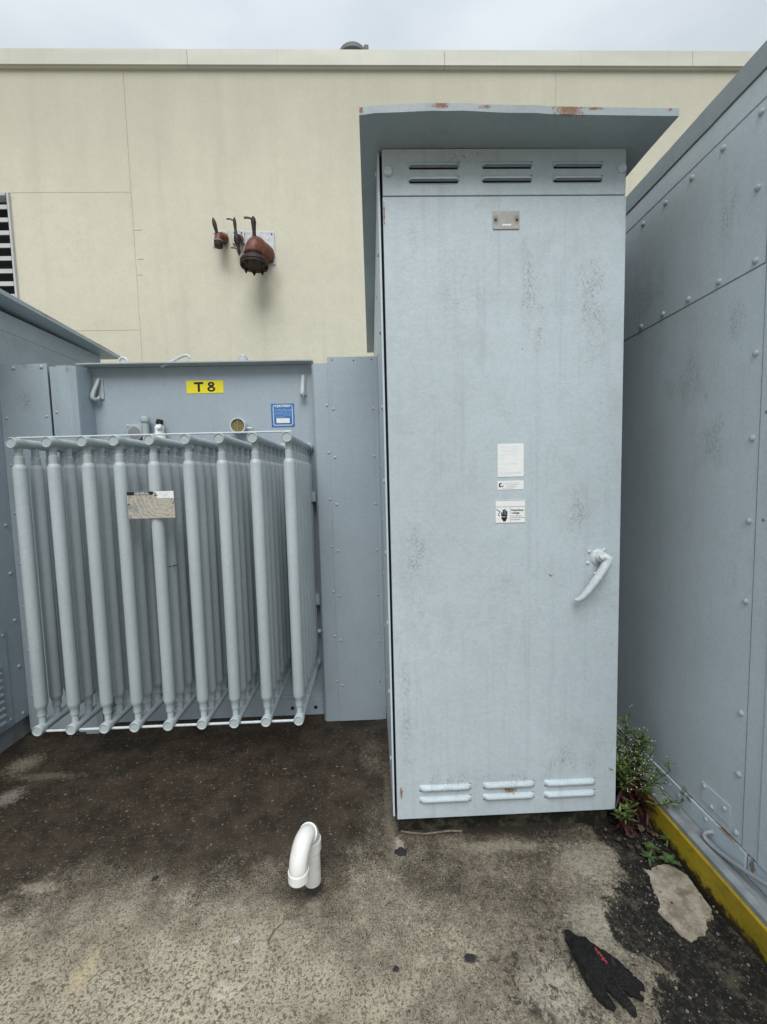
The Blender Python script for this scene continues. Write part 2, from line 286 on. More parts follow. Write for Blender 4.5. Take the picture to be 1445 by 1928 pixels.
def mk_kerb():
    b = NB('yellow_kerb_paint'); f = b.noise(4, 5, 0.6); P = b.xyz()
    c = b.mix(b.ramp(f, 0.3, 0.7), (0.34, 0.245, 0.016), (0.46, 0.335, 0.024))
    g = b.noise(45, 5, 0.7); c = b.mix(b.ramp(g, 0.50, 0.70, 0, 0.6), c, (0.19, 0.135, 0.022)); c = b.mix(b.ramp(b.noise(75, 6, 0.8), 0.60, 0.66, 0, 0.75), c, (0.06, 0.05, 0.03))
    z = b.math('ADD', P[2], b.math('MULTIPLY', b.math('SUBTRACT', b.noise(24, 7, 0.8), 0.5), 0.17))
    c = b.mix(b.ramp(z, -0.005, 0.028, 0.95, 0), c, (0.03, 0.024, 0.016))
    return b.fin(c, 0.6, 0, b.bump(b.noise(160, 3, 0.6), 0.3, 0.003), 0.3)
M['kerb'] = mk_kerb()
def mk_padtop():
    b = NB('grey_pad_concrete'); f = b.noise(9, 5, 0.65)
    c = b.mix(b.ramp(f, 0.3, 0.7), (0.085, 0.088, 0.088), (0.17, 0.175, 0.17)); return b.fin(c, 0.85, 0, b.bump(b.noise(90, 4, 0.6), 0.4, 0.003), 0.2)
M['padtop'] = mk_padtop()
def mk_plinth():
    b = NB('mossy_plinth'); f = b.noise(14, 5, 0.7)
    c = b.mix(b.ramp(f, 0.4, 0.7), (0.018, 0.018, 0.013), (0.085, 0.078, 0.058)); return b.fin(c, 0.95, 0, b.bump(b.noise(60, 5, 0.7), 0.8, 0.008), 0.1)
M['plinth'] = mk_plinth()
def mk_flake():
    b = NB('pale_concrete_skin'); f = b.noise(22, 6, 0.7); g = b.noise(90, 4, 0.7)
    c = b.mix(b.ramp(f, 0.35, 0.65), (0.25, 0.22, 0.17), (0.40, 0.36, 0.285)); c = b.mix(b.ramp(g, 0.58, 0.72, 0, 0.7), c, (0.14, 0.12, 0.095))
    c = b.mix(b.ramp(b.noise(9, 7, 0.8), 0.48, 0.64, 0, 0.75), c, (0.15, 0.125, 0.095)); c = b.mix(b.ramp(b.noise(46, 6, 0.8), 0.58, 0.66, 0, 0.8), c, (0.035, 0.03, 0.024))
    return b.fin(c, 0.9, 0, b.bump(f, 0.6, 0.006), 0.15)
M['flake'] = mk_flake()
def mk_plate():
    b = NB('scuffed_aluminium_plate')
    w = b.n('ShaderNodeTexWave', wave_type='RINGS', rings_direction='Y'); b.l(b.vmap((1, 1, 1), (0.98, 0, -1.45)), w.inputs['Vector'])
    w.inputs['Scale'].default_value = 16; w.inputs['Distortion'].default_value = 9; w.inputs['Detail'].default_value = 4; w.inputs['Detail Scale'].default_value = 2.2
    c = b.mix(b.ramp(w.outputs['Fac'], 0.05, 0.35), (0.34, 0.32, 0.27), (0.49, 0.465, 0.395))
    P = b.xyz(); k = b.ramp(b.math('ADD', P[0], b.math('MULTIPLY', b.noise(25, 4, 0.6), 0.12)), -1.06, -1.0, 1, 0)
    c = b.mix(b.math('MULTIPLY', k, b.ramp(b.noise(18, 4, 0.6), 0.4, 0.6)), c, (0.25, 0.27, 0.27))
    c = b.mix(b.ramp(b.noise(110, 4, 0.7), 0.55, 0.7, 0, 0.4), c, (0.16, 0.14, 0.11)); return b.fin(c, 0.45, 0.15, None, 0.4)
M['plate'] = mk_plate()
def mk_tag():
    b = NB('weathered_lens_plate'); c = b.mix(b.ramp(b.noise(30, 4, 0.6), 0.35, 0.7), (0.33, 0.33, 0.30), (0.40, 0.41, 0.385))
    for cx in (.497, .578):
        c = b.mix(b.ramp(b.ell((cx, 1.61, 2.476), (.02, .05, .028)), 0.1, 0.9, 0, 0.85), c, (0.17, 0.11, 0.06))
    return b.fin(c, 0.3, 0, None, 0.5)
M['tag'] = mk_tag()

# ------------------------------------------------------------------ geometry helpers
def frame(d):
    d = Vector(d).normalized(); a = Vector((0, 0, 1)) if abs(d.z) < 0.9 else Vector((1, 0, 0))
    x = a.cross(d).normalized(); return x, d.cross(x), d
class MB:
    def __init__(s): s.b = bmesh.new(); s.mats = []
    def mi(s, mat):
        if mat is None: return 0
        if mat not in s.mats: s.mats.append(mat)
        return s.mats.index(mat)
    def box(s, x0, x1, y0, y1, z0, z1, bev=0.0, mat=None, seg=2):
        t = bmesh.new(); v = [t.verts.new((x, y, z)) for x in (x0, x1) for y in (y0, y1) for z in (z0, z1)]
        for f in ((0,1,3,2),(4,6,7,5),(0,4,5,1),(2,3,7,6),(0,2,6,4),(1,5,7,3)): t.faces.new([v[i] for i in f])
        if bev: bmesh.ops.bevel(t, geom=list(t.edges), offset=bev, segments=seg, affect='EDGES', profile=0.6)
        return s.join(t, mat)
    def join(s, t, mat=None, mtx=None):
        i = s.mi(mat); mp = {}
        for v in t.verts: mp[v] = s.b.verts.new(mtx @ v.co if mtx else v.co)
        for f in t.faces:
            try: q = s.b.faces.new([mp[v] for v in f.verts]); q.material_index = i
            except ValueError: pass
        t.free(); return s
    def lathe(s, o, d, prof, seg=20, mat=None, caps=True):
        """prof = [(t, r)] along direction d from o"""
        x, y, z = frame(d); o = Vector(o); i = s.mi(mat); rings = []
        for t, r in prof:
            rings.append([s.b.verts.new(o+z*t+(x*math.cos(a)+y*math.sin(a))*max(r, 1e-5)) for a in [2*math.pi*k/seg for k in range(seg)]])
        for a, b in zip(rings, rings[1:]):
            for k in range(seg): s.b.faces.new((a[k], a[(k+1) % seg], b[(k+1) % seg], b[k])).material_index = i
        if caps:
            s.b.faces.new(rings[0][::-1]).material_index = i; s.b.faces.new(rings[-1]).material_index = i
        return s
    def cyl(s, p0, p1, r, seg=16, mat=None, r1=None):
        d = Vector(p1)-Vector(p0); return s.lathe(p0, d, [(0, r), (d.length, r if r1 is None else r1)], seg, mat)
    def tube(s, pts, r, seg=12, mat=None, flat=1.0):
        pts = [Vector(p) for p in pts]; i = s.mi(mat); rings = []; x = None; n = len(pts)
        for k, p in enumerate(pts):
            d = (pts[min(k+1, n-1)]-pts[max(k-1, 0)]).normalized()
            if x is None: x = frame(d)[0]
            x = (x-d*x.dot(d)).normalized(); y = d.cross(x); rr = r[k] if isinstance(r, (list, tuple)) else r
            rings.append([s.b.verts.new(p+x*math.cos(a)*rr+y*math.sin(a)*rr*flat) for a in [2*math.pi*q/seg for q in range(seg)]])
        for a, b in zip(rings, rings[1:]):
            for k in range(seg): s.b.faces.new((a[k], a[(k+1) % seg], b[(k+1) % seg], b[k])).material_index = i
        s.b.faces.new(rings[0][::-1]).material_index = i; s.b.faces.new(rings[-1]).material_index = i
        return s
    def dome(s, o, d, r, h, seg=14, mat=None, lip=0.0):
        prof = [(0, r)]+([(lip, r)] if lip else [])
        for k in range(1, 5): a = k/4*math.pi/2; prof.append((lip+h*math.sin(a), r*math.cos(a)))
        return s.lathe(o, d, prof, seg, mat)
    def prism(s, pts, off, mat=None, bev=0.0):
        """closed outline of 3-D points extruded by the vector off"""
        t = bmesh.new(); off = Vector(off)
        a = [t.verts.new(p) for p in pts]; b = [t.verts.new(Vector(p)+off) for p in pts]; n = len(a)
        t.faces.new(a[::-1]); t.faces.new(b)
        for k in range(n): t.faces.new((a[k], a[(k+1) % n], b[(k+1) % n], b[k]))
        bmesh.ops.recalc_face_normals(t, faces=list(t.faces))
        if bev: bmesh.ops.bevel(t, geom=list(t.edges), offset=bev, segments=2, affect='EDGES')
        bmesh.ops.triangulate(t, faces=[f for f in t.faces if len(f.verts) > 4])
        return s.join(t, mat)
    def quad(s, pts, mat=None):
        s.b.faces.new([s.b.verts.new(p) for p in pts]).material_index = s.mi(mat); return s
    def mesh(s, name, mat=None, o=(0, 0, 0), ang=35):
        me = bpy.data.meshes.new(name); o = Vector(o)
        for v in s.b.verts: v.co -= o
        bmesh.ops.recalc_face_normals(s.b, faces=list(s.b.faces)) if not getattr(s, 'open', False) else None
        for f in s.b.faces: f.smooth = True
        s.b.to_mesh(me); s.b.free()
        for q in ([mat] if mat and not s.mats else s.mats): me.materials.append(q)
        me.set_sharp_from_angle(angle=R(ang)); return me
    def build(s, name, mat=None, parent=None, ang=35, at=None):
        """link as one object; vertices are written in world metres and stored relative to the origin of the top thing"""
        if parent is not None: o = base_of(parent); loc = (0, 0, 0)
        else: o = Vector(at) if at else Vector((0, 0, 0)); loc = o
        ob = bpy.data.objects.new(name, s.mesh(name, mat, o, ang)); COL.objects.link(ob); ob.location = loc
        if parent is not None: ob.parent = parent
        w = ob.modifiers.new('face_normals', 'WEIGHTED_NORMAL'); w.keep_sharp = True; w.weight = 100
        return ob
def base_of(o):
    while o.parent: o = o.parent
    return Vector(o.location)
def tag(o, label=None, cat=None, group=None, kind=None):
    for k, v in (('label', label), ('category', cat), ('group', group), ('kind', kind)):
        if v: o[k] = v
    return o
def thing(name, label, cat, loc, group=None):
    o = bpy.data.objects.new(name, None); COL.objects.link(o); o.location = loc; o.empty_display_size = 0.1
    return tag(o, label, cat, group)
def thing_part(name, parent):
    o = bpy.data.objects.new(name, None); COL.objects.link(o); o.parent = parent; o.empty_display_size = 0.05; return o
def inst(name, me, parent, loc, d=None):
    """one more object on a shared mesh; loc in world metres, local +Z turned to direction d"""
    o = bpy.data.objects.new(name, me); COL.objects.link(o); o.parent = parent
    o.location = Vector(loc)-base_of(parent)
    if d is not None: o.rotation_euler = Vector(d).to_track_quat('Z', 'Y').to_euler()
    return o
def text_bm(txt, bold=0.0):
    cu = bpy.data.curves.new('lettering', 'FONT'); cu.body = txt; cu.offset = bold; cu.resolution_u = 3; cu.fill_mode = 'FRONT'
    ob = bpy.data.objects.new('lettering', cu); me = ob.to_mesh(); t = bmesh.new(); t.from_mesh(me); ob.to_mesh_clear()
    bpy.data.objects.remove(ob); bpy.data.curves.remove(cu); return t
def put_text(mb, txt, x0, x1, z0, z1, y, mat, bold=0.0, tr=None):
    """flat lettering facing -Y, stretched to the box"""
    t = text_bm(txt, bold); xs = [v.co.x for v in t.verts]; ys = [v.co.y for v in t.verts]
    a, b, c, d = min(xs), max(xs), min(ys), max(ys)
    for v in t.verts:
        p = (x0+(v.co.x-a)/(b-a)*(x1-x0), z0+(v.co.y-c)/(d-c)*(z1-z0)); v.co = (p[0], y, p[1])
    mb.join(t, mat)
def scrawl(mb, x0, x1, z, h, y, mat, w=0.0007, seed=0, gap=0.25):
    r = random.Random(seed); x = x0; pz = z
    while x < x1:
        nx = x+h*r.uniform(0.25, 0.6); nz = z+h*r.uniform(-0.5, 0.5)
        if r.random() > gap:
            mb.quad([(x, y, pz-w/2), (nx, y, nz-w/2), (nx, y, nz+w/2), (x, y, pz+w/2)], mat)
        x, pz = nx, nz

# shared small parts (local +Z points out of the surface)
def small(name, mat, fn):
    b = MB(); fn(b); return b.mesh(name, mat)
RIV = small('rivet', M['tube'], lambda b: b.dome((0, 0, 0), (0, 0, 1), 0.0085, 0.005, 12))
RIVB = small('large_rivet', M['tube'], lambda b: b.dome((0, 0, 0), (0, 0, 1), 0.0108, 0.0068, 14, None, 0.0012))
HOLE = small('screw_hole', M['dark'], lambda b: b.dome((0, 0, 0), (0, 0, 1), 0.0042, 0.001, 10))

# ------------------------------------------------------------------ ground
TAR = [(.894,1.675),(.916,1.576),(.949,1.51),(.929,1.424),(.897,1.372),(.79,1.31),(.771,1.249),(.765,1.182),(.83,1.15),(.86,1.11),(.80,1.075),(.77,1.03),(.74,.95),(.74,.5),(1.30,.5),(1.30,2.2),(1.0,2.2),(.98,1.69)]
def sdf(p, poly):
    """signed distance, positive inside"""
    d = 9e9; ins = False; n = len(poly)
    for i in range(n):
        a = Vector(poly[i]); b = Vector(poly[(i+1) % n]); e = b-a; w = p-a
        t = max(0, min(1, w.dot(e)/e.dot(e))); d = min(d, (w-e*t).length)
        if (a.y > p.y) != (b.y > p.y) and p.x < (b.x-a.x)*(p.y-a.y)/(b.y-a.y)+a.x: ins = not ins
    return d if ins else -d
def sm(a, b, x):
    t = max(0, min(1, (x-a)/(b-a))); return t*t*(3-2*t)
def ground():
    xs = [-300, -80, -20, -7, -4, -3]+[-2.6+0.016*i for i in range(249)]+[1.6, 2.5, 5, 20, 80, 300]
    ys = [-300, -80, -20, -6, -2, -.5, .3]+[.6+0.016*i for i in range(145)]+[3.2, 4, 6, 20, 80, 300]
    V, T, D = [], [], []
    for y in ys:
        for x in xs:
            z = 0.0; t = -1.0; d = 0.0
            if -2.7 < x < 1.4 and .5 < y < 3.0:
                t = sdf(Vector((x, y)), TAR) if x > 0.5 else -0.3
                q = mnoise.fractal(Vector((x*3, y*3, 0)), 1.0, 2.0, 4)*0.004+mnoise.noise(Vector((x*24, y*24, 3)))*0.0012
                z = q-0.013*sm(-0.01, 0.012, t)-0.03*math.exp(-((x-1.16)/.06)**2-((y-1.36)/.12)**2)
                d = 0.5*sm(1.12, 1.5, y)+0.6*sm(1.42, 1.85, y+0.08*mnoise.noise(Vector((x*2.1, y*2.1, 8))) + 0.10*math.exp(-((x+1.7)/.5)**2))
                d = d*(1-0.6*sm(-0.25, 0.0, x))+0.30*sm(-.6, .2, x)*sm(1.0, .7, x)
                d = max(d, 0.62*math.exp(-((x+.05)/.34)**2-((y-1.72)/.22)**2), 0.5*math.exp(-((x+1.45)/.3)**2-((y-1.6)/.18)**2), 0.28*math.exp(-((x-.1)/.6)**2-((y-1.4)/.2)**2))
            V.append((x, y, z)); T.append(t); D.append(d)
    nx = len(xs); F = [(j*nx+i, j*nx+i+1, (j+1)*nx+i+1, (j+1)*nx+i) for j in range(len(ys)-1) for i in range(nx-1)]
    me = bpy.data.meshes.new('ground'); me.from_pydata(V, [], F); me.materials.append(M['ground'])
    for nm, arr in (('tar', T), ('moss_shade', D)):
        a = me.attributes.new(nm, 'FLOAT', 'POINT'); a.data.foreach_set('value', arr)
    me.shade_smooth()
    o = bpy.data.objects.new('ground', me); COL.objects.link(o)
    tag(o, 'stained rough concrete slab, darker under the radiators and broken to black bitumen at right', None, None, 'structure')
ground()

# ------------------------------------------------------------------ building behind
bl = thing('industrial_building', 'beige stucco building wall with pale metal coping behind the equipment', 'building', (0, 4.9, 0))
g = 0.0018
for x0, x1, z0, z1 in ((-9, -2.586-g, 4.78+g, 6.045), (-3.90, -2.586-g, 3.29+g, 4.78-g), (-9, -2.586-g, 0, 3.29-g), (-2.586+g, 2.194-g, 0, 6.045), (2.194+g, 9, 0, 6.045), (-9, -4.92, 3.29+g, 4.78-g)):
    MB().box(x0, x1, 4.9, 4.985, z0, z1, 0.0015).build('wall_panel', M['stucco'], bl)
MB().box(-9, -4.94, 4.905, 4.995, 0, 6.03).box(-3.895, 8.99, 4.905, 4.995, 0, 6.03).box(-9, 9, 5.12, 5.25, 0, 6.0).build('wall_core', M['stucco'], bl)
for a, c in ((-9, -1.872), (-1.868, .931), (.935, 3.722), (3.726, 9)):
    b = MB(); b.prism([(a, 4.855, 6.06), (a, 4.855, 6.215), (a, 5.34, 6.235), (a, 5.34, 6.06), (a, 5.30, 6.06), (a, 5.30, 6.045), (a, 4.872, 6.045), (a, 4.872, 6.06)], (c-a, 0, 0)); b.build('coping', M['cap'], bl)
MB().box(-9, 9, 5.26, 12, 5.7, 5.9).build('roof', M['roofcap'], bl)
lv = MB().box(-3.922, -3.90, 4.87, 4.985, 3.4, 4.765, .003).box(-4.92, -4.88, 4.87, 4.985, 3.4, 4.765, .003).box(-4.88, -3.936, 4.87, 4.985, 4.735, 4.765, .003).box(-4.88, -3.936, 4.87, 4.985, 3.4, 3.43, .003).build('wall_louver', M['louver_slat'], bl)
MB().box(-4.88, -3.936, 5.03, 5.06, 3.43, 4.735).build('dark_opening', M['dark'], lv)
b = MB(); b.prism([(-4.88, 4.878, 0), (-4.88, 4.884, .006), (-4.88, 4.884, .046), (-4.88, 4.915, .062), (-4.88, 4.916, .058), (-4.88, 4.889, .043), (-4.88, 4.889, -.001)], (.944, 0, 0))
SL = b.mesh('slat', M['louver_slat'])
for k in range(9): inst('slat', SL, lv, (0, 0, 4.60-k*.136))
for cx, cz, w in ((-2.545, 4.385, .05), (-2.53, 4.07, .03), (-2.55, 3.9, .03)):
    MB().box(cx-w, cx+w, 4.8965, 4.91, cz-.008, cz+.006, .002).build('plaster_crack_patch', M['stucco'], bl)

rv = thing('roof_vent', 'dark grey domed roof vent just showing above the coping', 'roof vent', (-.10, 6.3, 5.9))
MB().lathe((-.10, 6.3, 5.9), (0, 0, 1), [(0, .16), (1.57, .16)], 24).build('vent_pipe', M['roofcap'], rv)
MB().lathe((-.10, 6.3, 5.9), (0, 0, 1), [(1.51, .19), (1.56, .215), (1.63, .20), (1.68, .15), (1.705, .08), (1.712, .002)], 28).build('vent_cap', M['roofcap'], rv)
MB().box(.06, .125, 6.2, 6.3, 7.45, 7.59, .008).build('cap_clamp', M['roofcap'], rv)

# fire pipes on the wall
def plate(parent, x0, x1, z0, z1, y=4.9, th=.012):
    p = MB().box(x0, x1, y-th, y-.0005, z0, z1, .004).build('mounting_plate', M['steel'], parent)
    for x in (x0+.03, x1-.03):
        for z in (z0+.03, z1-.03): inst('bolt', BOLT, p, (x, y-th, z), (0, -1, 0))
BOLT = small('bolt', M['bolt'], lambda b: b.dome((0, 0, 0), (0, 0, 1), 0.011, 0.008, 6))
def arc(c, a, b, n, rad):
    """points on a quarter bend: starts at c+a*rad, ends at c+b*rad"""
    c, a, b = Vector(c), Vector(a), Vector(b)
    return [c+a*rad*math.cos(t)+b*rad*math.sin(t) for t in [k/n*math.pi/2 for k in range(n+1)]]
big = thing('fire_pipe', 'large rusty red elbow pipe with bolted flange facing down on the stucco wall', 'pipe', (-1.19, 4.9, 4.05))
plate(big, -1.385, -1.02, 3.985, 4.345)
X = -1.19
pts = [(-1.12, 4.886, 4.09), (-1.135, 4.82, 4.085), (-1.155, 4.76, 4.08)]+[(X+.025*math.cos(t), 4.72-.10*math.sin(t), 3.975+.105*math.cos(t)) for t in [k/8*math.pi/2 for k in range(9)]][1:]+[(X, 4.62, 3.93)]
MB().tube(pts, [.10, .098, .096]+[.094]*9, 28).build('elbow', M['rustpipe'], big)
MB().lathe((X, 4.62, 3.965), (0, 0, -1), [(0, .094), (.003, .102), (.022, .102), (.024, .096), (.032, .096), (.034, .104), (.058, .104), (.062, .096), (.075, .096)], 30).build('coupling', M['rustdark'], big)
fl = MB().lathe((X, 4.62, 3.895), (0, 0, -1), [(-.02, .100), (0, .138), (.012, .146), (.034, .147), (.036, .142), (.040, .142), (.042, .147), (.062, .147), (.066, .140), (.067, .09), (.062, .088)], 36).build('flange', M['rustdark'], big)
FB = small('flange_bolt', M['rustdark'], lambda b: b.lathe((0, 0, 0), (0, 0, 1), [(-.075, .016), (-.068, .019), (.018, .019), (.020, .011), (.036, .009)], 6))
for k in range(8): a = k*math.pi/4+.3; inst('flange_bolt', FB, fl, (X+.12*math.cos(a), 4.62+.12*math.sin(a), 3.83), (0, 0, -1))
MB().tube([(-1.185, 4.66, 4.12), (-1.184, 4.65, 4.16), (-1.183, 4.645, 4.20), (-1.183, 4.642, 4.26), (-1.183, 4.64, 4.30), (-1.184, 4.64, 4.335), (-1.185, 4.64, 4.355)], [.034, .022, .019, .024, .028, .022, .008], 12).build('vertical_rod', M['rustdark'], big)
MB().tube([(-1.184, 4.64, 4.315), (-1.20, 4.632, 4.316), (-1.212, 4.62, 4.325), (-1.24, 4.615, 4.327), (-1.275, 4.615, 4.327)], [.010, .009, .010, .012, .011], 8).build('hook', M['bolt'], big)
md = thing('test_pipe', 'thin rusty rod with two side hooks on a small plate between the two pipes', 'pipe', (-1.41, 4.9, 4.27))
plate(md, -1.492, -1.352, 4.212, 4.352, 4.886)
MB().cyl((-1.40, 4.876, 4.265), (-1.395, 4.76, 4.20), .040, 18).build('stub_pipe', M['rustpipe'], md)
MB().tube([(-1.414, 4.74, 4.405), (-1.413, 4.74, 4.38), (-1.412, 4.74, 4.34), (-1.408, 4.74, 4.28), (-1.404, 4.74, 4.235), (-1.400, 4.74, 4.20), (-1.396, 4.74, 4.165), (-1.389, 4.74, 4.115), (-1.384, 4.74, 4.085), (-1.381, 4.74, 4.05), (-1.379, 4.74, 4.01)], [.007, .015, .019, .014, .018, .030, .032, .022, .014, .021, .006], 12).build('vertical_rod', M['rustdark'], md)
for z, x in ((4.375, -1.413), (4.075, -1.382)):
    MB().tube([(x, 4.74, z), (x-.028, 4.735, z+.002), (x-.040, 4.73, z+.010), (x-.082, 4.73, z+.011)], .0085, 8).build('hook', M['bolt'], md)
sm_ = thing('valve_pipe', 'smallest rusty valve with upright lever on the leftmost plate of the wall', 'pipe', (-1.63, 4.9, 4.25))
plate(sm_, -1.712, -1.545, 4.185, 4.355)
MB().tube([(-1.585, 4.888, 4.27), (-1.59, 4.83, 4.25), (-1.598, 4.78, 4.225), (-1.602, 4.755, 4.185), (-1.602, 4.75, 4.13)], [.055, .052, .050, .044, .042], 18).build('valve_body', M['rustpipe'], sm_)
MB().lathe((-1.602, 4.75, 4.158), (0, 0, -1), [(0, .046), (.045, .046), (.055, .040), (.056, .001)], 20).build('valve_cap', M['rustdark'], sm_)
MB().cyl((-1.602, 4.75, 4.170), (-1.602, 4.75, 4.158), .048, 20).build('valve_ring', M['strip'], sm_)
MB().tube([(-1.605, 4.765, 4.215), (-1.615, 4.75, 4.26), (-1.624, 4.745, 4.30), (-1.632, 4.745, 4.34), (-1.640, 4.745, 4.38), (-1.645, 4.745, 4.41)], [.020, .016, .020, .023, .018, .005], 10).build('lever', M['rustdark'], sm_)

# ------------------------------------------------------------------ central cabinet (end of a switchgear line)
cb = thing('electrical_cabinet', 'tall light grey electrical cabinet with handle and overhanging rusty-edged roof', 'cabinet', (.53, 1.64, 0))
MB().box(.0545, 1.0, 1.672, 3.95, .085, 2.732, .003).build('body', M['body'], cb)
MB().box(.0545, .0620, 1.636, 1.6715, .085, 2.732, .0015).build('side_flange', M['body'], cb)
MB().box(.0625, .998, 1.660, 1.6715, .086, 2.730).build('gap_shade_strip', M['dark'], cb)  # dark strip painting in the deep shade of the door gap
MB().box(.08, .985, 1.655, 3.9, -.06, .084).build('plinth', M['plinth'], cb)
# roof sheet with a slightly kicked front edge
b = MB(); xs = [-.008+i*1.1/22 for i in range(23)]
def kick(x): return .010*math.exp(-((x-.25)/.16)**2)+(.003 if .3 < x < .6 else 0)-.006*sm(.05, -.02, x)-.007*sm(.5, 1.1, x)
rows = []
for y, k in ((1.478, 1.0), (1.484, 1.0), (1.56, .5), (1.66, 0), (4.043, 0)):
    rows.append(([b.b.verts.new((x, y, 2.735+kick(x)*k+(.0015*mnoise.noise(Vector((x*9, 0, 0))) if k == 1 else 0))) for x in xs], [b.b.verts.new((x, y, 2.760+kick(x)*k)) for x in xs]))
for (lo, hi), (lo2, hi2) in zip(rows, rows[1:]):
    for i in range(22):
        b.b.faces.new((lo[i], lo[i+1], lo2[i+1], lo2[i])); b.b.faces.new((hi[i], hi2[i], hi2[i+1], hi[i+1]))
    b.b.faces.new((lo[0], lo2[0], hi2[0], hi[0])); b.b.faces.new((lo[-1], hi[-1], hi2[-1], lo2[-1]))
for lo, hi in (rows[0], rows[-1]):
    for i in range(22): b.b.faces.new((lo[i], hi[i], hi[i+1], lo[i+1]))
b.build('roof', M['hood'], cb, 30)
vp = MB().box(.072, .999, 1.622, 1.643, 2.5685, 2.7335, .003).build('vent_panel', M['door'], cb)
dr = MB().box(.071, 1.001, 1.621, 1.642, .0825, 2.5635, .003).build('door', M['door'], cb)
SEG = 9
def louver_mesh(name, w, h, dep, up):
    """pressed louvre, local: x across, z up, opening below (up=True) or closed bead; bulges to -Y"""
    b = MB(); n = 7; cols = 16; V = []
    for i in range(cols+1):
        x = -w/2+w*i/cols; e = min(1.0, min(i, cols-i)/1.6); e = math.sqrt(max(0, 1-(1-e)**2))
        col = []
        for j in range(n+1):
            t = j/n
            if up: y = -dep*e*math.sin(t*math.pi/2)**0.8; z = h/2-h*t
            else: y = -dep*e*math.sin(t*math.pi)**0.7; z = h/2-h*t
            col.append(b.b.verts.new((x, y, z)))
        V.append(col)
    for i in range(cols):
        for j in range(n): b.b.faces.new((V[i][j], V[i][j+1], V[i+1][j+1], V[i+1][j]))
    b.open = True
    if up: b.quad([(-w/2+.006, -.0006, -h/2), (w/2-.006, -.0006, -h/2), (w/2-.006, -.0006, -h/2-.007), (-w/2+.006, -.0006, -h/2-.007)], M['dark']); b.mats.insert(0, M['door']); 
    if up:
        for f in b.b.faces: f.material_index = 0
        b.b.faces.ensure_lookup_table(); b.b.faces[-1].material_index = 1
    return b.mesh(name, M['door'], (0, 0, 0), 50)
LV = louver_mesh('louver', .195, .020, .014, True)
for x in (.264, .541, .811):
    for z in (2.679, 2.630): inst('louver', LV, vp, (x, 1.622, z-.002+(.001 if x > .5 else 0)))
LB = louver_mesh('louver', .218, .028, .015, False)
for x, dz in ((.275, .0), (.543, .0), (.803, -.002)):
    for z in (.2165, .1655): inst('louver', LB, dr, (x, 1.621, z+dz))
SC = small('slotted_screw', M['white_paint'], lambda b: b.lathe((0, 0, 0), (0, 0, 1), [(0, .017), (.006, .017), (.009, .014), (.0095, .0135)], 18))
SLOT = small('slot', M['greyink'], lambda b: b.box(-.0012, .0012, -.012, .012, .0093, .0102))
for x, z, a in ((.094, 2.652, .3), (.981, 2.659, .5)):
    s = inst('slotted_screw', SC, vp, (x, 1.622, z), (0, -1, 0)); s.rotation_euler.rotate_axis('Z', a)
# handle
hp = MB().lathe((.912, 1.622, 1.172), (0, -1, 0), [(0, .034), (.004, .033), (.009, .026), (.010, .018), (.026, .017), (.030, .015)], 24).build('handle_base', M['white_paint'], dr)
BT = small('bolt', M['white_paint'], lambda b: b.dome((0, 0, 0), (0, 0, 1), .0075, .007, 12))
for x, z in ((.874, 1.196), (.934, 1.201), (.932, 1.197-.05), (.868, 1.150)): inst('handle_bolt', BT, dr, (x, 1.621, z), (0, -1, 0))
b = MB(); hp_ = [(.902, 1.592, 1.174), (.918, 1.588, 1.180), (.931, 1.585, 1.172), (.926, 1.583, 1.154), (.911, 1.580, 1.133), (.894, 1.577, 1.110), (.877, 1.576, 1.087), (.860, 1.576, 1.064), (.844, 1.578, 1.042), (.830, 1.582, 1.023), (.818, 1.587, 1.010), (.803, 1.592, 1.008)]
b.tube(hp_, [.015, .022, .0245, .0240, .0225, .0212, .0202, .0192, .0180, .0162, .0134, .008], 14, None, 0.75); b.build('handle', M['white_paint'], dr, 60)
MB().tube([(.892, 1.582, 1.108), (.882, 1.584, 1.114), (.874, 1.586, 1.117)], [.005, .0045, .003], 8).build('latch_stub', M['white_paint'], dr)
# writing on the door
y = 1.6205
b = MB(); b.box(.487, .588, y-.003, y, 2.443, 2.509, .001, M['tag']); b.quad([(.522, y-.0033, 2.455), (.556, y-.0033, 2.455), (.556, y-.0033, 2.461), (.522, y-.0033, 2.461)], M['white'])
for x in (.497, .578): b.dome((x, y-.0028, 2.476), (0, -1, 0), .0045, .002, 10, M['rustdark'])
for i, z in enumerate((2.492, 2.484, 2.476)): scrawl(b, .512, .562, z, .004, y-.0033, M['scribble'], .0006, i)
t = b.build('faded_plate', None, dr); t['label'] = 'yellowed clear plate with two rusty screws at the door top'
b = MB(); b.box(.501, .605, y-.001, y, 1.506, 1.636, .0003, M['white'])
for i, (z, x0, x1, h) in enumerate(((1.623, .515, .585, .007), (1.613, .513, .592, .007), (1.604, .52, .575, .005), (1.593, .51, .57, .004), (1.583, .512, .53, .004), (1.575, .51, .525, .004), (1.557, .511, .534, .004), (1.557, .542, .584, .006))):
    scrawl(b, x0, x1, z, h, y-.0014, M['redink'] if i % 3 == 1 else M['scribble'], .0007, i+20, .3)
for i, z in enumerate((1.523, 1.519, 1.514)): scrawl(b, .507, .596-(.04 if i == 2 else 0), z, .003, y-.0014, M['scribble'], .0006, i+40, .15)
t = b.build('notice_card', None, dr); t['label'] = 'large white card with faded handwriting'
b = MB(); b.box(.500, .605, y-.001, y, 1.455, 1.490, .0003, M['white']); yy = y-.0014
b.prism([(.506, yy, 1.466), (.506, yy, 1.478), (.510, yy, 1.482), (.516, yy, 1.482), (.517, yy, 1.478), (.511, yy, 1.477), (.511, yy, 1.470), (.516, yy, 1.469), (.516, yy, 1.465)], (0, -.0002, 0), M['black'])
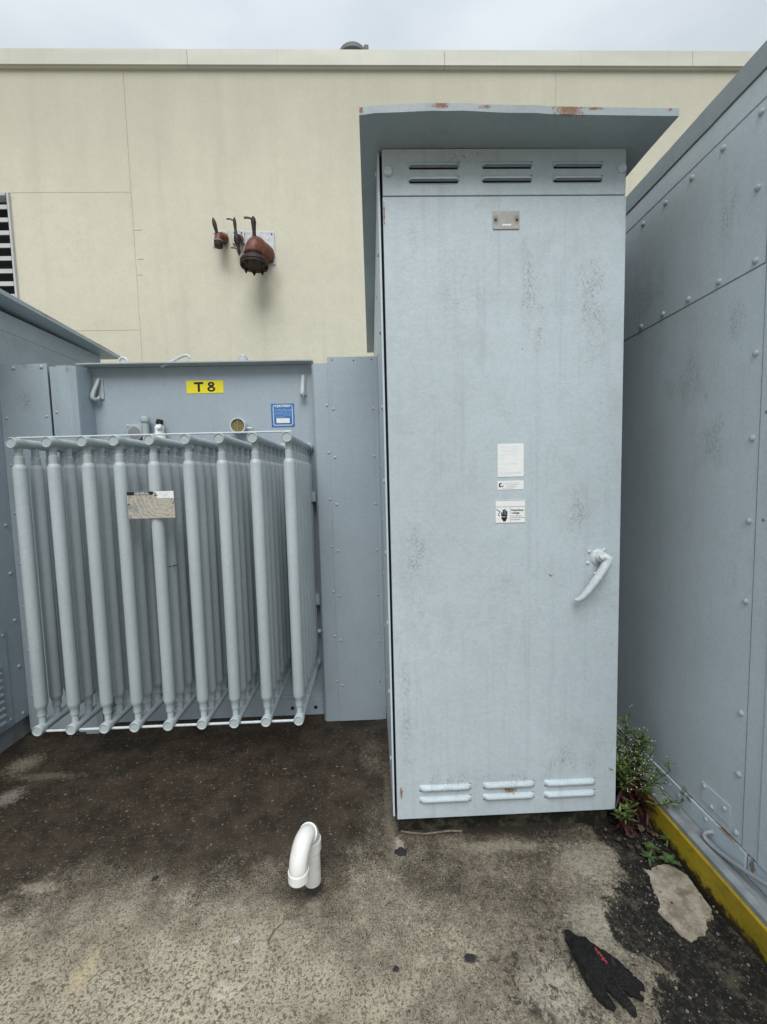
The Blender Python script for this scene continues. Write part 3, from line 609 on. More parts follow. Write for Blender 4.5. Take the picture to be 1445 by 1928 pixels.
b.prism([(.517, yy, 1.471), (.525, yy, 1.471), (.521, yy, 1.465)], (0, -.0002, 0), M['black'])
for i, (x0, x1, z) in enumerate(((.522, .590, 1.481), (.530, .585, 1.475), (.542, .570, 1.470), (.535, .578, 1.4655), (.520, .566, 1.460))): scrawl(b, x0, x1, z, .0035, yy, M['greyink'], .0009, i+60, .12)
t = b.build('logo_card', None, dr); t['label'] = 'narrow white card with small black logo'
b = MB(); b.box(.489, .613, y-.001, y, 1.321, 1.414, .0003, M['white']); yy = y-.0014
def bar(x0, x1, z0, z1, mt, yv=None): b.quad([(x0, yv or yy, z0), (x1, yv or yy, z0), (x1, yv or yy, z1), (x0, yv or yy, z1)], mt)
bar(.4905, .6115, 1.4115, 1.4128, M['greyink']); bar(.4905, .6115, 1.3222, 1.3233, M['greyink']); bar(.4905, .4917, 1.3233, 1.4115, M['greyink']); bar(.6103, .6115, 1.3233, 1.4115, M['greyink'])
bar(.4917, .6103, 1.3862, 1.3876, M['greyink']); bar(.5500, .5512, 1.3233, 1.3862, M['greyink'])
put_text(b, 'Hazardous', .555, .604, 1.3690, 1.3775, yy, M['black'], 0.03); put_text(b, 'voltage.', .555, .590, 1.3555, 1.3660, yy, M['black'], 0.03)
for i, (s, x1) in enumerate((('Only authorized', .594), ('personnel may service', .609), ('this equipment.', .592))): put_text(b, s, .555, x1, 1.3465-i*.0075, 1.3520-i*.0075, yy, M['black'], 0.01)
hz = [(.522, 1.3285), (.533, 1.3285), (.534, 1.334), (.538, 1.340), (.5385, 1.346), (.514, 1.346), (.5165, 1.338), (.521, 1.333)]
b.prism([(x, yy, z) for x, z in hz], (0, -.0002, 0), M['black'])
b.prism([(x, yy, z) for x, z in ((.515, 1.349), (.5385, 1.347), (.5395, 1.352), (.514, 1.356))], (0, -.0002, 0), M['black'])
for x0, w, top in ((.5145, .005, 1.366), (.5205, .0055, 1.376), (.527, .0055, 1.378), (.5335, .0055, 1.371)):
    b.prism([(x0, yy, 1.3535), (x0+w, yy, 1.3525), (x0+w, yy, top-.002), (x0+w*.7, yy, top), (x0+w*.3, yy, top), (x0, yy, top-.002)], (0, -.0002, 0), M['black'])
zg = [(.495, 1.377), (.510, 1.368), (.506, 1.361), (.503, 1.356), (.508, 1.351)]
for (xa, za), (xb, zb) in zip(zg, zg[1:]):
    d = Vector((xb-xa, 0, zb-za)).normalized(); nn = Vector((-d.z, 0, d.x))*.0013
    A, B = Vector((xa, yy, za))-d*.001, Vector((xb, yy, zb))+d*.001; b.quad([A-nn, B-nn, B+nn, A+nn], M['black'])
t = b.build('hazard_label', None, dr); t['label'] = 'white hazardous voltage label with black hand symbol'
MB().box(1.0005, 1.0035, 1.70, 3.94, .09, 2.72).build('darkened_side_panel', M['gap_shade'], cb)  # unseen side, coloured dark so the gap looks deeper in shade
MB().lathe((1.0, 1.735, .70), (1, 0, 0), [(0, .062), (.018, .062), (.03, .05), (.034, .03), (.035, .001)], 24).build('side_knob', M['body'], cb)
for z in [.30+.3*k for k in range(9)]: inst('rivet', RIVB, cb, (.0545, 1.70, z), (-1, 0, 0))
for z in [.42+.29*k for k in range(8)]: inst('rivet', RIV, cb, (.0545, 2.2, z), (-1, 0, 0))
# paint blown off the metal: little dark chips
for x, z, r_ in ((.716, 1.102, .0045), (.712, 1.107, .003), (.728, 1.105, .0025), (.60, 2.0, .0025), (.30, 2.16, .002), (.35, 2.05, .0015)):
    MB().dome((x, 1.6213, z), (0, -1, 0), r_, .0006, 8).build('paint_chip', M['bolt'], dr)

# ------------------------------------------------------------------ transformer T8
tf = thing('transformer', 'grey oil transformer marked T 8 with nine rows of radiator tubes', 'transformer', (-1.03, 2.9, 0))
MB().box(-1.72, -.34, 2.62, 3.9, .06, 2.2355, .004).build('tank', M['tank'], tf)
MB().box(-1.735, -.337, 2.545, 3.95, 2.236, 2.245, .002).build('lid', M['lid'], tf)
ch = MB().box(-1.70, -.345, 2.575, 2.60, .0, .105, .005).box(-1.70, -.345, 2.60, 2.64, .10, .118, .003).build('base_channel', M['tank'], tf)
for x in (-.40, -.55, -1.1): inst('screw_hole', HOLE, ch, (x, 2.575, .05), (0, -1, 0)).scale = (3, 3, 1)
# right throat
b = MB(); b.prism([(-.338, 2.64, 0), (-.338, 2.515, 0), (-.325, 2.497, 0), (-.30, 2.4935, 0), (-.236, 2.4935, 0), (-.236, 2.64, 0)], (0, 0, 2.205)); ps = b.build('corner_post', M['tank'], tf, 25)
for z in (1.96, 1.68, 1.40, 1.11, .83, .55, .26): inst('rivet', RIV, ps, (-.252, 2.4935, z), (0, -1, 0))
tp = MB().box(-.241, .0535, 2.4845, 2.4925, .004, 2.2385, .002).build('throat_panel', M['tank'], tf)
MB().box(.028, .0540, 2.4795, 2.4840, .01, 2.236, .002).build('throat_flange', M['tank'], tf)
MB().box(-.235, .0535, 2.494, 2.9, .004, 2.22).build('throat_box', M['tank'], tf)
for z in (1.936, 1.651, 1.367, 1.085, .805, .524, .237): inst('rivet', RIV, tp, (-.214, 2.4845, z), (0, -1, 0))
for z in (1.934, 1.652, 1.367, 1.084, .514): inst('rivet', RIV, tp, (.0225, 2.4845, z), (0, -1, 0))
for x, z in ((-.214, 2.22), (-.086, 2.215), (.02, 2.219), (.022, .80), (.02, .25)): inst('screw_hole', HOLE, tp, (x, 2.4845, z), (0, -1, 0))
# left throat
b = MB(); b.prism([(-1.846, 2.50, 0), (-1.846, 2.487, 0), (-1.80, 2.487, 0), (-1.79, 2.465, 0), (-1.72, 2.465, 0), (-1.695, 2.485, 0), (-1.69, 2.51, 0), (-1.69, 2.64, 0), (-1.85, 2.64, 0)], (0, 0, 2.21)); pl = b.build('corner_post', M['left'], tf, 25)
for z in (1.95, 1.70, 1.42, 1.13, .85, .56): inst('rivet', RIV, pl, (-1.824, 2.487, z), (0, -1, 0))
tl = MB().box(-2.139, -1.8575, 2.4845, 2.4925, .03, 2.2285, .002).build('throat_panel', M['left'], tf)
MB().box(-2.139, -1.875, 2.494, 2.9, .02, 2.2).build('throat_box', M['left'], tf)
for x, z in ((-2.045, 2.205), (-1.888, 2.209)): inst('rivet', RIVB, tl, (x, 2.4845, z), (0, -1, 0))
for z in (1.927, 1.65, 1.367, 1.084, .80): inst('rivet', RIV, tl, (-1.882, 2.4845, z), (0, -1, 0))
for z in (1.921, 1.65, 1.367, 1.065, .80, .53, .25): inst('rivet', RIV, tl, (-2.108, 2.4845, z), (0, -1, 0))
# radiators: two headers, two caps and seven tubes per row
RX = [-1.654, -1.494, -1.335, -1.190, -1.028, -.864, -.707, -.552, -.391]
b = MB(); b.lathe((0, 0, 0), (0, 0, 1), [(.352, .0155), (.390, .0155), (.393, .0198), (.424, .0200), (.427, .0216), (.444, .0276), (.449, .0286), (1.601, .0286), (1.606, .0276), (1.619, .0216), (1.621, .0198), (1.656, .0196), (1.660, .0155), (1.702, .0155)], 24)
TUBE = b.mesh('tube', M['tube'], (0, 0, 0), 40)
b = MB(); b.lathe((0, 0, 0), (0, -1, 0), [(-.03, .0245), (.0, .0258), (.008, .0256), (.0115, .0232), (.0115, .0215), (.0075, .0195), (.0078, .001)], 28)
CAPM = b.mesh('end_cap', M['tube'], (0, 0, 0), 50)
for i, x in enumerate(RX):
    ra = thing_part('radiator', tf)
    for z in (1.720, .332):
        b = MB(); b.lathe((x, 1.975, z), (0, 1, 0), [(0, .0228), (.610, .0228), (.612, .025), (.622, .033), (.650, .035)], 20); b.build('header', M['tube'], ra)
    for z in (1.720, .332): inst('end_cap', CAPM, ra, (x, 1.9665, z))
    for k in range(7):
        o = inst('tube', TUBE, ra, (x+rnd.uniform(-.002, .002), 1.996+.094*k, 0)); o.rotation_euler.z = rnd.random()*6
MB().cyl((-1.665, 2.003, 1.747), (-.375, 2.003, 1.7505), .0045, 10).build('tie_rod', M['white_paint'], tf)
MB().cyl((-1.655, 1.985, .3165), (-.39, 1.985, .3185), .0062, 10).build('tie_rod', M['white_paint'], tf)
MB().box(-.40, -.343, 2.53, 2.63, 1.385, 1.445, .006).build('bracket', M['tank'], tf)
MB().box(-.40, -.343, 2.54, 2.63, .735, .80, .006).build('bracket', M['tank'], tf)
MB().cyl((-.5, 2.575, .555), (-.335, 2.575, .555), .013, 14).build('drain_pipe', M['white_paint'], tf)
# hooks
for x, lean in ((-1.643, -.03), (-.404, -.004)):
    b = MB(); b.box(x-.014, x+.018, 2.612, 2.623, 2.045, 2.172, .003)
    b.tube([(x, 2.613, 2.170), (x+lean*.1, 2.604, 2.160), (x+lean*.35, 2.598, 2.13), (x+lean*.8, 2.590, 2.095), (x+lean, 2.580, 2.065), (x+lean*.9, 2.574, 2.045), (x+lean*.55, 2.580, 2.036), (x+lean*.1, 2.592, 2.042), (x+lean*.0, 2.598, 2.060)], [.008, .012, .0135, .0145, .0155, .0155, .015, .013, .008], 10, None, .75)
    b.build('lifting_hook', M['tube'], tf, 50)
# gauges and fittings on the tank front
gx, gz = -1.432, 1.842
b = MB(); b.box(gx-.052, gx+.052, 2.585, 2.62, gz-.045, gz+.045, .006); b.lathe((gx, 2.588, gz-.012), (0, -1, 0), [(0, .047), (.02, .047), (.024, .043), (.022, .038)], 28); dg = b.build('dial_gauge', M['tube'], tf)
MB().lathe((gx, 2.565, gz-.012), (0, -1, 0), [(0, .037), (.0015, .036), (.002, .001)], 24).build('dial_face', M['greyink'], dg)
for sx in (-.045, .045): inst('gauge_bolt', BT, dg, (gx+sx, 2.585, gz+.036), (0, -1, 0))
b = MB(); b.lathe((-1.366, 2.575, 1.70), (0, 0, 1), [(0, .02), (.195, .02), (.196, .026), (.206, .027), (.222, .0265), (.228, .022), (.229, .001)], 18); b.cyl((-1.366, 2.575, 1.72), (-1.366, 2.63, 1.72), .018); b.build('capped_pipe', M['tube'], tf)
b = MB(); b.lathe((-1.284, 2.575, 1.76), (0, 0, 1), [(0, .035), (.05, .033), (.08, .025), (.10, .028), (.115, .018), (.125, .012)], 14); b.tube([(-1.284, 2.56, 1.84), (-1.268, 2.545, 1.856), (-1.262, 2.55, 1.875)], .010, 8); vv = b.build('wrapped_valve', M['white'], tf)
MB().lathe((-1.284, 2.575, 1.876), (.2, 0, 1), [(0, .012), (.008, .022), (.03, .020), (.036, .012)], 9).build('black_cap', M['black'], vv)
vx, vz = -.807, 1.862
gg = MB().lathe((vx, 2.62, vz), (0, -1, 0), [(0, .046), (.035, .046), (.052, .049), (.058, .048), (.058, .041), (.050, .040)], 30, None, False).build('level_gauge', M['white_paint'], tf)
MB().lathe((vx, 2.572, vz), (0, -1, 0), [(0, .041), (.001, .040), (.0014, .001)], 26).build('gauge_face', M['brass'], gg)
MB().box(vx-.0025, vx+.0025, 2.564, 2.567, vz-.033, vz+.033).build('needle', M['strip'], gg)
MB().cyl((vx+.044, 2.59, vz-.012), (vx+.085, 2.585, vz-.018), .008, 10).build('terminal', M['white_paint'], gg)
# sign and sticker
y = 2.6195
b = MB(); b.box(-1.125, -.899, y-.0015, y, 2.0715, 2.1485, .0005, M['yellow']); yy = y-.002
for q in ((-1.078, -1.021, 2.1265, 2.1395), (-1.0565, -1.0425, 2.0805, 2.127)): b.quad([(q[0], yy, q[2]), (q[1], yy, q[2]), (q[1], yy, q[3]), (q[0], yy, q[3])], M['black'])
for cz, ra_, rb_ in ((2.0965, .0245, .0170), (2.1255, .0205, .0145)):
    for k in range(28):
        a0, a1 = k/28*2*math.pi, (k+1)/28*2*math.pi; f = lambda a, u, w: (-.9735+u*math.cos(a), yy-(.0002 if cz > 2.11 else 0), cz+w*math.sin(a))
        b.quad([f(a0, ra_, rb_), f(a1, ra_, rb_), f(a1, ra_-.0130, rb_-.0105), f(a0, ra_-.0130, rb_-.0105)], M['black'])
t = b.build('number_sign', None, tf); t['label'] = 'yellow sign reading T 8 in black'
b = MB(); ax, az = -.541, 1.927
b.box(ax-.072, ax+.072, y-.001, y, az-.072, az+.072, .0003, M['blue'])
yy = y-.0015
def qd(x0, x1, z0, z1, mt): b.quad([(ax+x0, yy, az+z0), (ax+x1, yy, az+z0), (ax+x1, yy, az+z1), (ax+x0, yy, az+z1)], mt)
for k in range(16):
    s = -.058+k*.0075
    if k < 15:
        for sx in (-.0615, .0565): b.quad([(ax+sx, yy, az+s), (ax+sx+.006, yy, az+s+.003), (ax+sx+.006, yy, az+s+.008), (ax+sx, yy, az+s+.005)], M['white'])
        b.quad([(ax+s, yy, az-.0635), (ax+s+.005, yy, az-.0635), (ax+s+.008, yy, az-.0575), (ax+s+.003, yy, az-.0575)], M['white'])
qd(-.058, -.048, .057, .062, M['white']); qd(.048, .058, .057, .062, M['white'])
put_text(b, 'CERTIFIED', ax-.046, ax+.046, az+.050, az+.065, yy, M['white'], 0.03)
for k, z in enumerate((.036, .028, .020, .012, .004, -.004, -.012)):
    for j in range(2 if k in (0, 1) else 1): scrawl(b, ax-.050, ax+(.05 if k < 6 else .012), az+z, .007, yy, M['ltblue'], .0022, k*3+j+80, .08)
qd(-.041, .041, -.047, -.018, M['white']); scrawl(b, ax-.012, ax+.012, az-.033, .004, yy-.0003, M['scribble'], .0008, 5)
t = b.build('certificate_sticker', None, tf); t.rotation_euler.y = 0.0; t['label'] = 'square blue certified sticker with white border'
# on the lid
b = MB(); c = Vector((-1.470, 2.57, 2.252)); b.tube([c+Vector((.026*math.cos(a), 0, .026*math.sin(a))) for a in [k/14*math.pi*1.16-.25 for k in range(15)]], .0085, 10); b.box(-1.51, -1.43, 2.56, 2.585, 2.2455, 2.251, .002); b.build('lifting_eye', M['white_paint'], tf)
MB().tube([(-1.25, 2.575, 2.225), (-1.185, 2.575, 2.252), (-1.14, 2.575, 2.275), (-1.115, 2.575, 2.285), (-1.09, 2.575, 2.288), (-1.08, 2.575, 2.281), (-1.077, 2.575, 2.270)], .0082, 10).build('bent_pipe', M['white_paint'], tf)
MB().lathe((-.765, 2.60, 2.2455), (0, 0, 1), [(0, .046), (.006, .046), (.008, .034), (.016, .036), (.020, .028), (.027, .030), (.033, .018), (.040, .020), (.046, .010), (.050, .004)], 16).build('pressure_valve', M['white_paint'], tf)
# wire tied round one tube
MB().tube([(-.99+.0305*math.cos(a)-.000, 2.09+.0305*math.sin(a), 1.105+.004*math.sin(a)) for a in [k/16*2*math.pi for k in range(17)]], .0013, 6).tube([(-.965, 2.065, 1.105), (-.952, 2.05, 1.112), (-.942, 2.045, 1.104)], .0022, 6).build('wire_tie', M['bolt'], tf).location.x = -.038
# nameplate in front of the tubes
npl = thing('nameplate', 'scuffed metal nameplate headed GENERAL fixed across the front of the radiator tubes', 'sign', (-1.044, 1.94, 1.354))
b = MB(); y = 1.962
b.box(-1.148, -.930, y-.002, y, 1.354, 1.481, .0004, M['plate']); yy = y-.0024
b.quad([(-1.147, yy, 1.464), (-1.028, yy, 1.464), (-1.024, yy, 1.480), (-1.147, yy, 1.480)], M['black']); put_text(b, 'GENERAL', -1.113, -1.044, 1.466, 1.478, yy-.0004, M['white'], 0.005)
b.prism([(-1.027, yy-.0004, 1.480), (-.9315, yy-.0004, 1.480), (-.9315, yy-.0004, 1.447), (-1.006, yy-.0004, 1.447), (-1.012, yy-.0004, 1.456), (-1.005, yy-.0004, 1.462), (-1.016, yy-.0004, 1.468), (-1.012, yy-.0004, 1.474)], (0, -.0004, 0), M['white'])
for i, (x0, x1, z) in enumerate(((-.998, -.942, 1.471), (-.995, -.955, 1.465), (-.985, -.96, 1.459), (-.99, -.95, 1.453))): scrawl(b, x0, x1, z, .004, yy-.0010, M['greyink'], .0008, i+120, .15)
scrawl(b, -1.026, -1.008, 1.474, .012, yy-.001, M['black'], .003, 9, .2); scrawl(b, -1.022, -1.003, 1.462, .01, yy-.001, M['black'], .0025, 11, .3)
b.build('plate', None, npl)
NBT = small('plate_bolt', M['bolt'], lambda b: b.dome((0, 0, 0), (0, 0, 1), .004, .003, 8))
for x in (-1.142, -.937): inst('plate_bolt', NBT, npl, (x, y-.002, 1.423), (0, -1, 0))
MB().tube([(-.937, y, 1.423), (-.928, 1.957, 1.44), (-.915, 1.97, 1.441)], .0012, 6).build('fixing_wire', M['bolt'], npl)
MB().tube([(-1.142, y, 1.423), (-1.15, 1.966, 1.42), (-1.157, 1.972, 1.42)], .0012, 6).build('fixing_wire', M['bolt'], npl)

# ------------------------------------------------------------------ left enclosure
le = thing('switchgear_enclosure', 'grey enclosure at the left edge with sloping overhanging roof and louvered cover', 'enclosure', (-2.9, 2.4, 0))
MB().box(-3.6, -2.14, .9, 3.43, .125, 2.55, .004).build('body', M['left'], le)
MB().box(-3.55, -2.165, .95, 3.40, -.03, .124).build('skirt', M['rail'], le)
MB().box(-2.1405, -2.137, .95, 3.425, 2.44, 2.548).build('fascia', M['left'], le)
b = MB(); b.prism([(-3.7, .7, 2.655), (-3.7, 3.50, 2.549), (-3.7, 3.50, 2.573), (-3.7, .7, 2.683)], (1.68, 0, 0)); b.build('roof', M['left'], le, 20)
for z in (1.915, 1.30, 1.015, .733, .451, .16): inst('rivet', RIVB, le, (-2.14, 2.452-.004, z), (1, 0, 0))
for yv in (2.0, 2.25, 3.38): inst('rivet', RIV, le, (-2.137, yv, 2.49), (1, 0, 0))
cp = MB().box(-2.1385, -2.135, 1.92, 2.375, .150, .70, .001).build('cover_plate', M['left'], le)
b = MB(); b.prism([(0, -.11, 0), (.012, -.108, -.004), (.014, -.108, -.014), (0, -.11, -.016)], (0, .22, 0)); FIN = b.mesh('louver', M['left'])
for k in range(9): inst('louver', FIN, cp, (-2.135, 2.205, .52-.041*k))
for z in (.674, .172): inst('rivet', RIV, cp, (-2.135, 2.357, z), (1, 0, 0))

# ------------------------------------------------------------------ right enclosure on its kerbed pad
kb = MB(); kb.prism([(1.17, .2, -.12), (1.17, .2, .098), (1.174, .2, .102), (2.8, .2, .102), (2.8, .2, -.12)], (0, 3.9, 0))
pad = kb.build('concrete_kerb', M['kerb'], None, 30, (1.17, 1.2, 0)); tag(pad, 'yellow painted concrete kerb running along the foot of the right enclosure', 'kerb')
re = thing('switchgear_enclosure', 'large grey riveted enclosure standing on the yellow kerb at the right edge', 'enclosure', (2.0, 1.6, .1))
MB().box(1.274, 2.7, .35, 3.95, .105, 2.76, .003).build('body', M['right'], re)
b = MB(); b.prism([(1.178, .35, .1025), (1.178, .35, .121), (1.184, .35, .127), (1.205, .35, .127), (1.212, .35, .121), (1.216, .35, .106), (1.268, .35, .105), (1.268, .35, .1025)], (0, 3.6, 0)); b.build('base_rail', M['rail'], re, 25)
sk = MB().box(1.258, 1.273, 1.292, 3.94, .107, .184, .002).build('skirt', M['right'], re)
MB().box(1.262, 1.273, .36, 1.286, .107, .182, .002).build('skirt', M['right'], re)
lp = MB().box(1.266, 1.2735, 1.3155, 3.93, .190, 2.158, .0015).build('lower_panel', M['right'], re)
upn = MB().box(1.2655, 1.2735, 1.320, 3.93, 2.1635, 2.664, .0015).build('upper_panel', M['right'], re)
b = MB(); b.prism([(1.2735, 1.310, .19), (1.2635, 1.310, .19), (1.2625, 1.255, .19), (1.258, 1.245, .19), (1.258, .36, .19), (1.2735, .36, .19)], (0, 0, 2.47)); b.build('corner_post', M['right'], re, 15)
MB().box(1.267, 1.2735, .36, 3.93, 2.672, 2.752, .002).build('fascia', M['right'], re)
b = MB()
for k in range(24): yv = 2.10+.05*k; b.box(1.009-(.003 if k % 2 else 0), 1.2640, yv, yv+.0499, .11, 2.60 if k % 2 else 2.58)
b.build('gap_light_block', M['light_block'], re)  # unseen black filler added between the cabinets to block light and darken the gap
# wavy roof edge
b = MB(); ysr = [.3+.05*i for i in range(75)]; rr_ = []
for yv in ysr:
    w = .004*mnoise.noise(Vector((yv*6, 1, 0)))+.002*mnoise.noise(Vector((yv*21, 2, 0)))
    rr_.append([b.b.verts.new(p) for p in ((1.262+w*.4, yv, 2.7575+w), (1.258+w*.4, yv, 2.83), (2.75, yv, 2.87), (2.75, yv, 2.7575))])
for p, q in zip(rr_, rr_[1:]):
    for k in range(4): b.b.faces.new((p[k], q[k], q[(k+1) % 4], p[(k+1) % 4]))
b.b.faces.new(rr_[0]); b.b.faces.new(rr_[-1][::-1]); b.build('roof', M['hood'], re, 25)
for yv in [1.352+.1415*k for k in range(9)]: inst('rivet', RIVB, upn, (1.2655, yv, 2.634), (-1, 0, 0)); inst('rivet', RIVB, upn, (1.2655, yv, 2.183), (-1, 0, 0))
inst('rivet', RIVB, upn, (1.2655, 1.354, 2.409), (-1, 0, 0))
for z in (1.886, 1.611, 1.336, 1.061, .664, .44, .22): inst('rivet', RIVB, lp, (1.266, 1.338, z), (-1, 0, 0))
cv = MB().box(1.2625, 1.2655, 1.362, 1.489, .222, .298, .001).build('cover_plate', M['right'], re)
for yv, z in ((1.476, .287), (1.385, .272), (1.44, .232)): inst('rivet', RIVB, cv, (1.2625, yv, z), (-1, 0, 0)).scale = (.8, .8, .8)
for yv, z in ((1.60, .15), (1.46, .165)): inst('rivet', RIV, sk, (1.258, yv, z), (-1, 0, 0))
for z, yv in ((1.345, 1.285), (1.69, 1.29)): MB().dome((1.2630, yv, z), (-1, 0, 0), .006, .0008, 10).build('paint_chip', M['strip'], re)
cbl = MB().tube([(1.262, 1.428, .135), (1.247, 1.432, .135), (1.236, 1.437, .130), (1.231, 1.440, .115), (1.230, 1.436, .098+.03), (1.231, 1.425, .118), (1.233, 1.40, .112), (1.236, 1.36, .116), (1.238, 1.32, .126), (1.240, 1.26, .146), (1.242, 1.20, .168), (1.242, 1.05, .20)], .0075, 10)
cbl.b.free()
b = MB(); b.tube([(1.262, 1.428, .140), (1.248, 1.430, .141), (1.238, 1.434, .135), (1.232, 1.436, .125), (1.231, 1.428, .117), (1.232, 1.405, .113), (1.235, 1.37, .117), (1.238, 1.32, .128), (1.240, 1.26, .147), (1.242, 1.20, .168), (1.242, 1.05, .21), (1.242, .8, .26)], .0078, 12)
tag(b.build('cable', M['cable'], None, 60, (1.24, 1.3, .13)), 'thin grey painted cable looping out of the right enclosure skirt', 'cable')

# ------------------------------------------------------------------ pvc pipe
pv = thing('vent_pipe', 'white plastic gooseneck pipe standing out of the concrete', 'pipe', (-.262, 1.455, 0))
A = Vector((-.262, 1.455, 0)); F = Vector((-.291, 1.345, 0)); mid_ = (A+F)/2; hd = (F-A)/2; rad = hd.length; hu = hd.normalized()
MB().cyl((A.x, A.y, -.02), (A.x, A.y, .15), .0310, 28).build('riser', M['pvc'], pv)
zc = .158
b = MB(); b.tube([mid_-hu*rad*math.cos(t)+Vector((0, 0, zc+rad*math.sin(t)*1.1)) for t in [k/18*math.pi for k in range(19)]]+[(F.x, F.y, zc-.008)], .0325, 28); b.build('bend', M['pvc'], pv)
MB().lathe((A.x, A.y, .128), (0, 0, 1), [(0, .0350), (.002, .0362), (.040, .0362), (.042, .0325)], 30).build('collar', M['pvc'], pv)
dv = (hu*1.0+Vector((0, 0, .9))).normalized(); t_ = math.pi*.3; c0 = mid_-hu*rad*math.cos(t_)+Vector((0, 0, zc+rad*math.sin(t_)*1.1))
b = MB(); b.lathe(c0-dv*.010, dv, [(0, .0330), (.002, .0356), (.018, .0356), (.020, .0325)], 30); b.build('collar', M['pvc'], pv)
b = MB(); b.lathe((F.x, F.y, .168), (0, 0, -1), [(0, .0325), (.012, .0325), (.012, .0360), (.042, .0368), (.044, .0345), (.043, .0305), (.01, .030)], 30, None, False); b.open = True; b.build('outlet', M['pvc'], pv)

# ------------------------------------------------------------------ glove
b = MB()
def fing(p, r): b.tube([Vector(q) for q in p], r, 10, None, .55)
fing([(.598, 1.226, .014), (.606, 1.205, .014), (.616, 1.18, .015), (.630, 1.152, .016), (.645, 1.125, .016), (.660, 1.10, .015), (.668, 1.085, .012)], [.009, .020, .034, .047, .056, .056, .046])
fing([(.608, 1.115, .014), (.612, 1.085, .012), (.622, 1.055, .012), (.634, 1.034, .010), (.641, 1.022, .009)], [.022, .020, .018, .0155, .008])
fing([(.648, 1.095, .016), (.662, 1.066, .015), (.676, 1.042, .013), (.689, 1.020, .010), (.695, 1.008, .008)], [.019, .018, .0165, .014, .007])
fing([(.675, 1.095, .018), (.698, 1.072, .016), (.718, 1.056, .014), (.735, 1.040, .010)], [.017, .015, .014, .009])
fing([(.685, 1.110, .028), (.710, 1.088, .030), (.730, 1.070, .024), (.752, 1.062, .014)], [.017, .0155, .014, .008])
fing([(.690, 1.135, .018), (.706, 1.122, .018), (.722, 1.106, .016), (.742, 1.096, .010)], [.016, .0145, .013, .007])
gl = thing('glove', 'crumpled black work glove with a red mark lying on the ground', 'glove', (.65, 1.12, 0))
fa = b.build('fabric', M['rubber'], gl, 60)
rm = fa.modifiers.new('remesh', 'REMESH'); rm.mode = 'VOXEL'; rm.voxel_size = .0032; rm.use_smooth_shade = True
smo = fa.modifiers.new('smooth', 'SMOOTH'); smo.iterations = 4
tx = bpy.data.textures.new('crumple', 'CLOUDS'); tx.noise_scale = .026
dp = fa.modifiers.new('crumple', 'DISPLACE'); dp.texture = tx; dp.strength = .016; dp.mid_level = .5
b = MB()
for k, (px, py, w) in enumerate(((.652, 1.141, .004), (.655, 1.132, .006), (.659, 1.124, .005), (.660, 1.116, .0065), (.664, 1.108, .004))):
    b.prism([(px-w, py-.002, .0455), (px+w*.3, py-.006, .0455), (px+w, py+.001, .0455), (px-w*.2, py+.006, .0455)], (0, 0, .003))
b.build('red_mark', M['red'], gl)

# ------------------------------------------------------------------ broken concrete, chips, twigs
FL = [(1.007,1.444),(1.018,1.437),(1.029,1.434),(1.038,1.444),(1.061,1.450),(1.085,1.456),(1.112,1.453),(1.134,1.43),(1.149,1.405),(1.148,1.375),(1.142,1.346),(1.143,1.31),(1.137,1.28),(1.122,1.272),(1.125,1.262),(1.107,1.259),(1.088,1.248),(1.078,1.228),(1.052,1.208),(1.03,1.206),(1.014,1.196),(.994,1.193),(.984,1.205),(.974,1.212),(.968,1.245),(.958,1.262),(.952,1.287),(.972,1.306),(.987,1.336),(.983,1.352),(.99,1.367),(.996,1.39),(1.009,1.412)]
b = MB(); pts = []
for k in range(len(FL)):
    a, c = Vector(FL[k]), Vector(FL[(k+1) % len(FL)])
    for q in range(3):
        p = a.lerp(c, q/3); pts.append((p.x+rnd.uniform(-.0022, .0022), p.y+rnd.uniform(-.0022, .0022), -.022))
b.prism(pts, (0, 0, .0135)); tag(b.build('concrete_fragment', M['flake'], None, 20, (1.05, 1.33, 0)), 'pale broken sheet of concrete topping left on the black patch by the kerb', 'concrete')
def lump(x, y, r, h, name, mat, label, cat, group=None):
    t = bmesh.new(); bmesh.ops.create_icosphere(t, subdivisions=2, radius=1)
    for v in t.verts:
        q = 1+.75*mnoise.noise(v.co*1.9+Vector((x*50, y*50, 0))); v.co = Vector((v.co.x*r*q, v.co.y*r*q*.75, v.co.z*h*q))
    b = MB(); b.join(t, None, Matrix.Translation((x, y, h*.3))); tag(b.build(name, mat, None, 50, (x, y, 0)), label, cat, group)
lump(.078, 1.556, .024, .004, 'tar_lump', M['tar_chip'], 'flat square black tar lump beside the cabinet corner', 'tar lump', 'black tar lumps')
lump(.268, 1.175, .017, .004, 'tar_lump', M['tar_chip'], 'biggest black tar lump on the open concrete in front of the cabinet', 'tar lump', 'black tar lumps')
lump(.036, 1.156, .010, .004, 'tar_lump', M['tar_chip'], 'small black tar lump near the bottom middle of the slab', 'tar lump', 'black tar lumps')
lump(-.871, 1.495, .012, .004, 'tar_lump', M['tar_chip'], 'small black tar lump on the slab at left', 'tar lump', 'black tar lumps')
b = MB(); b.tube([(.086, 1.648, .006), (.13, 1.635, .008), (.186, 1.628, .007), (.24, 1.631, .008), (.29, 1.634, .010), (.345, 1.632, .008)], .0042, 8); tag(b.build('cord', M['cordmat'], None, 60, (.2, 1.63, 0)), 'pale dry strip lying along the foot of the cabinet', 'cord')
b = MB(); b.tube([(-.38, 1.249, .004), (-.376, 1.262, .006), (-.368, 1.28, .006), (-.352, 1.296, .006), (-.34, 1.307, .004)], [.0018, .0022, .002, .0018, .001], 6); tag(b.build('twig', M['twig'], None, 60, (-.36, 1.28, 0)), 'thin curved dark twig on the concrete near the white pipe', 'twig')
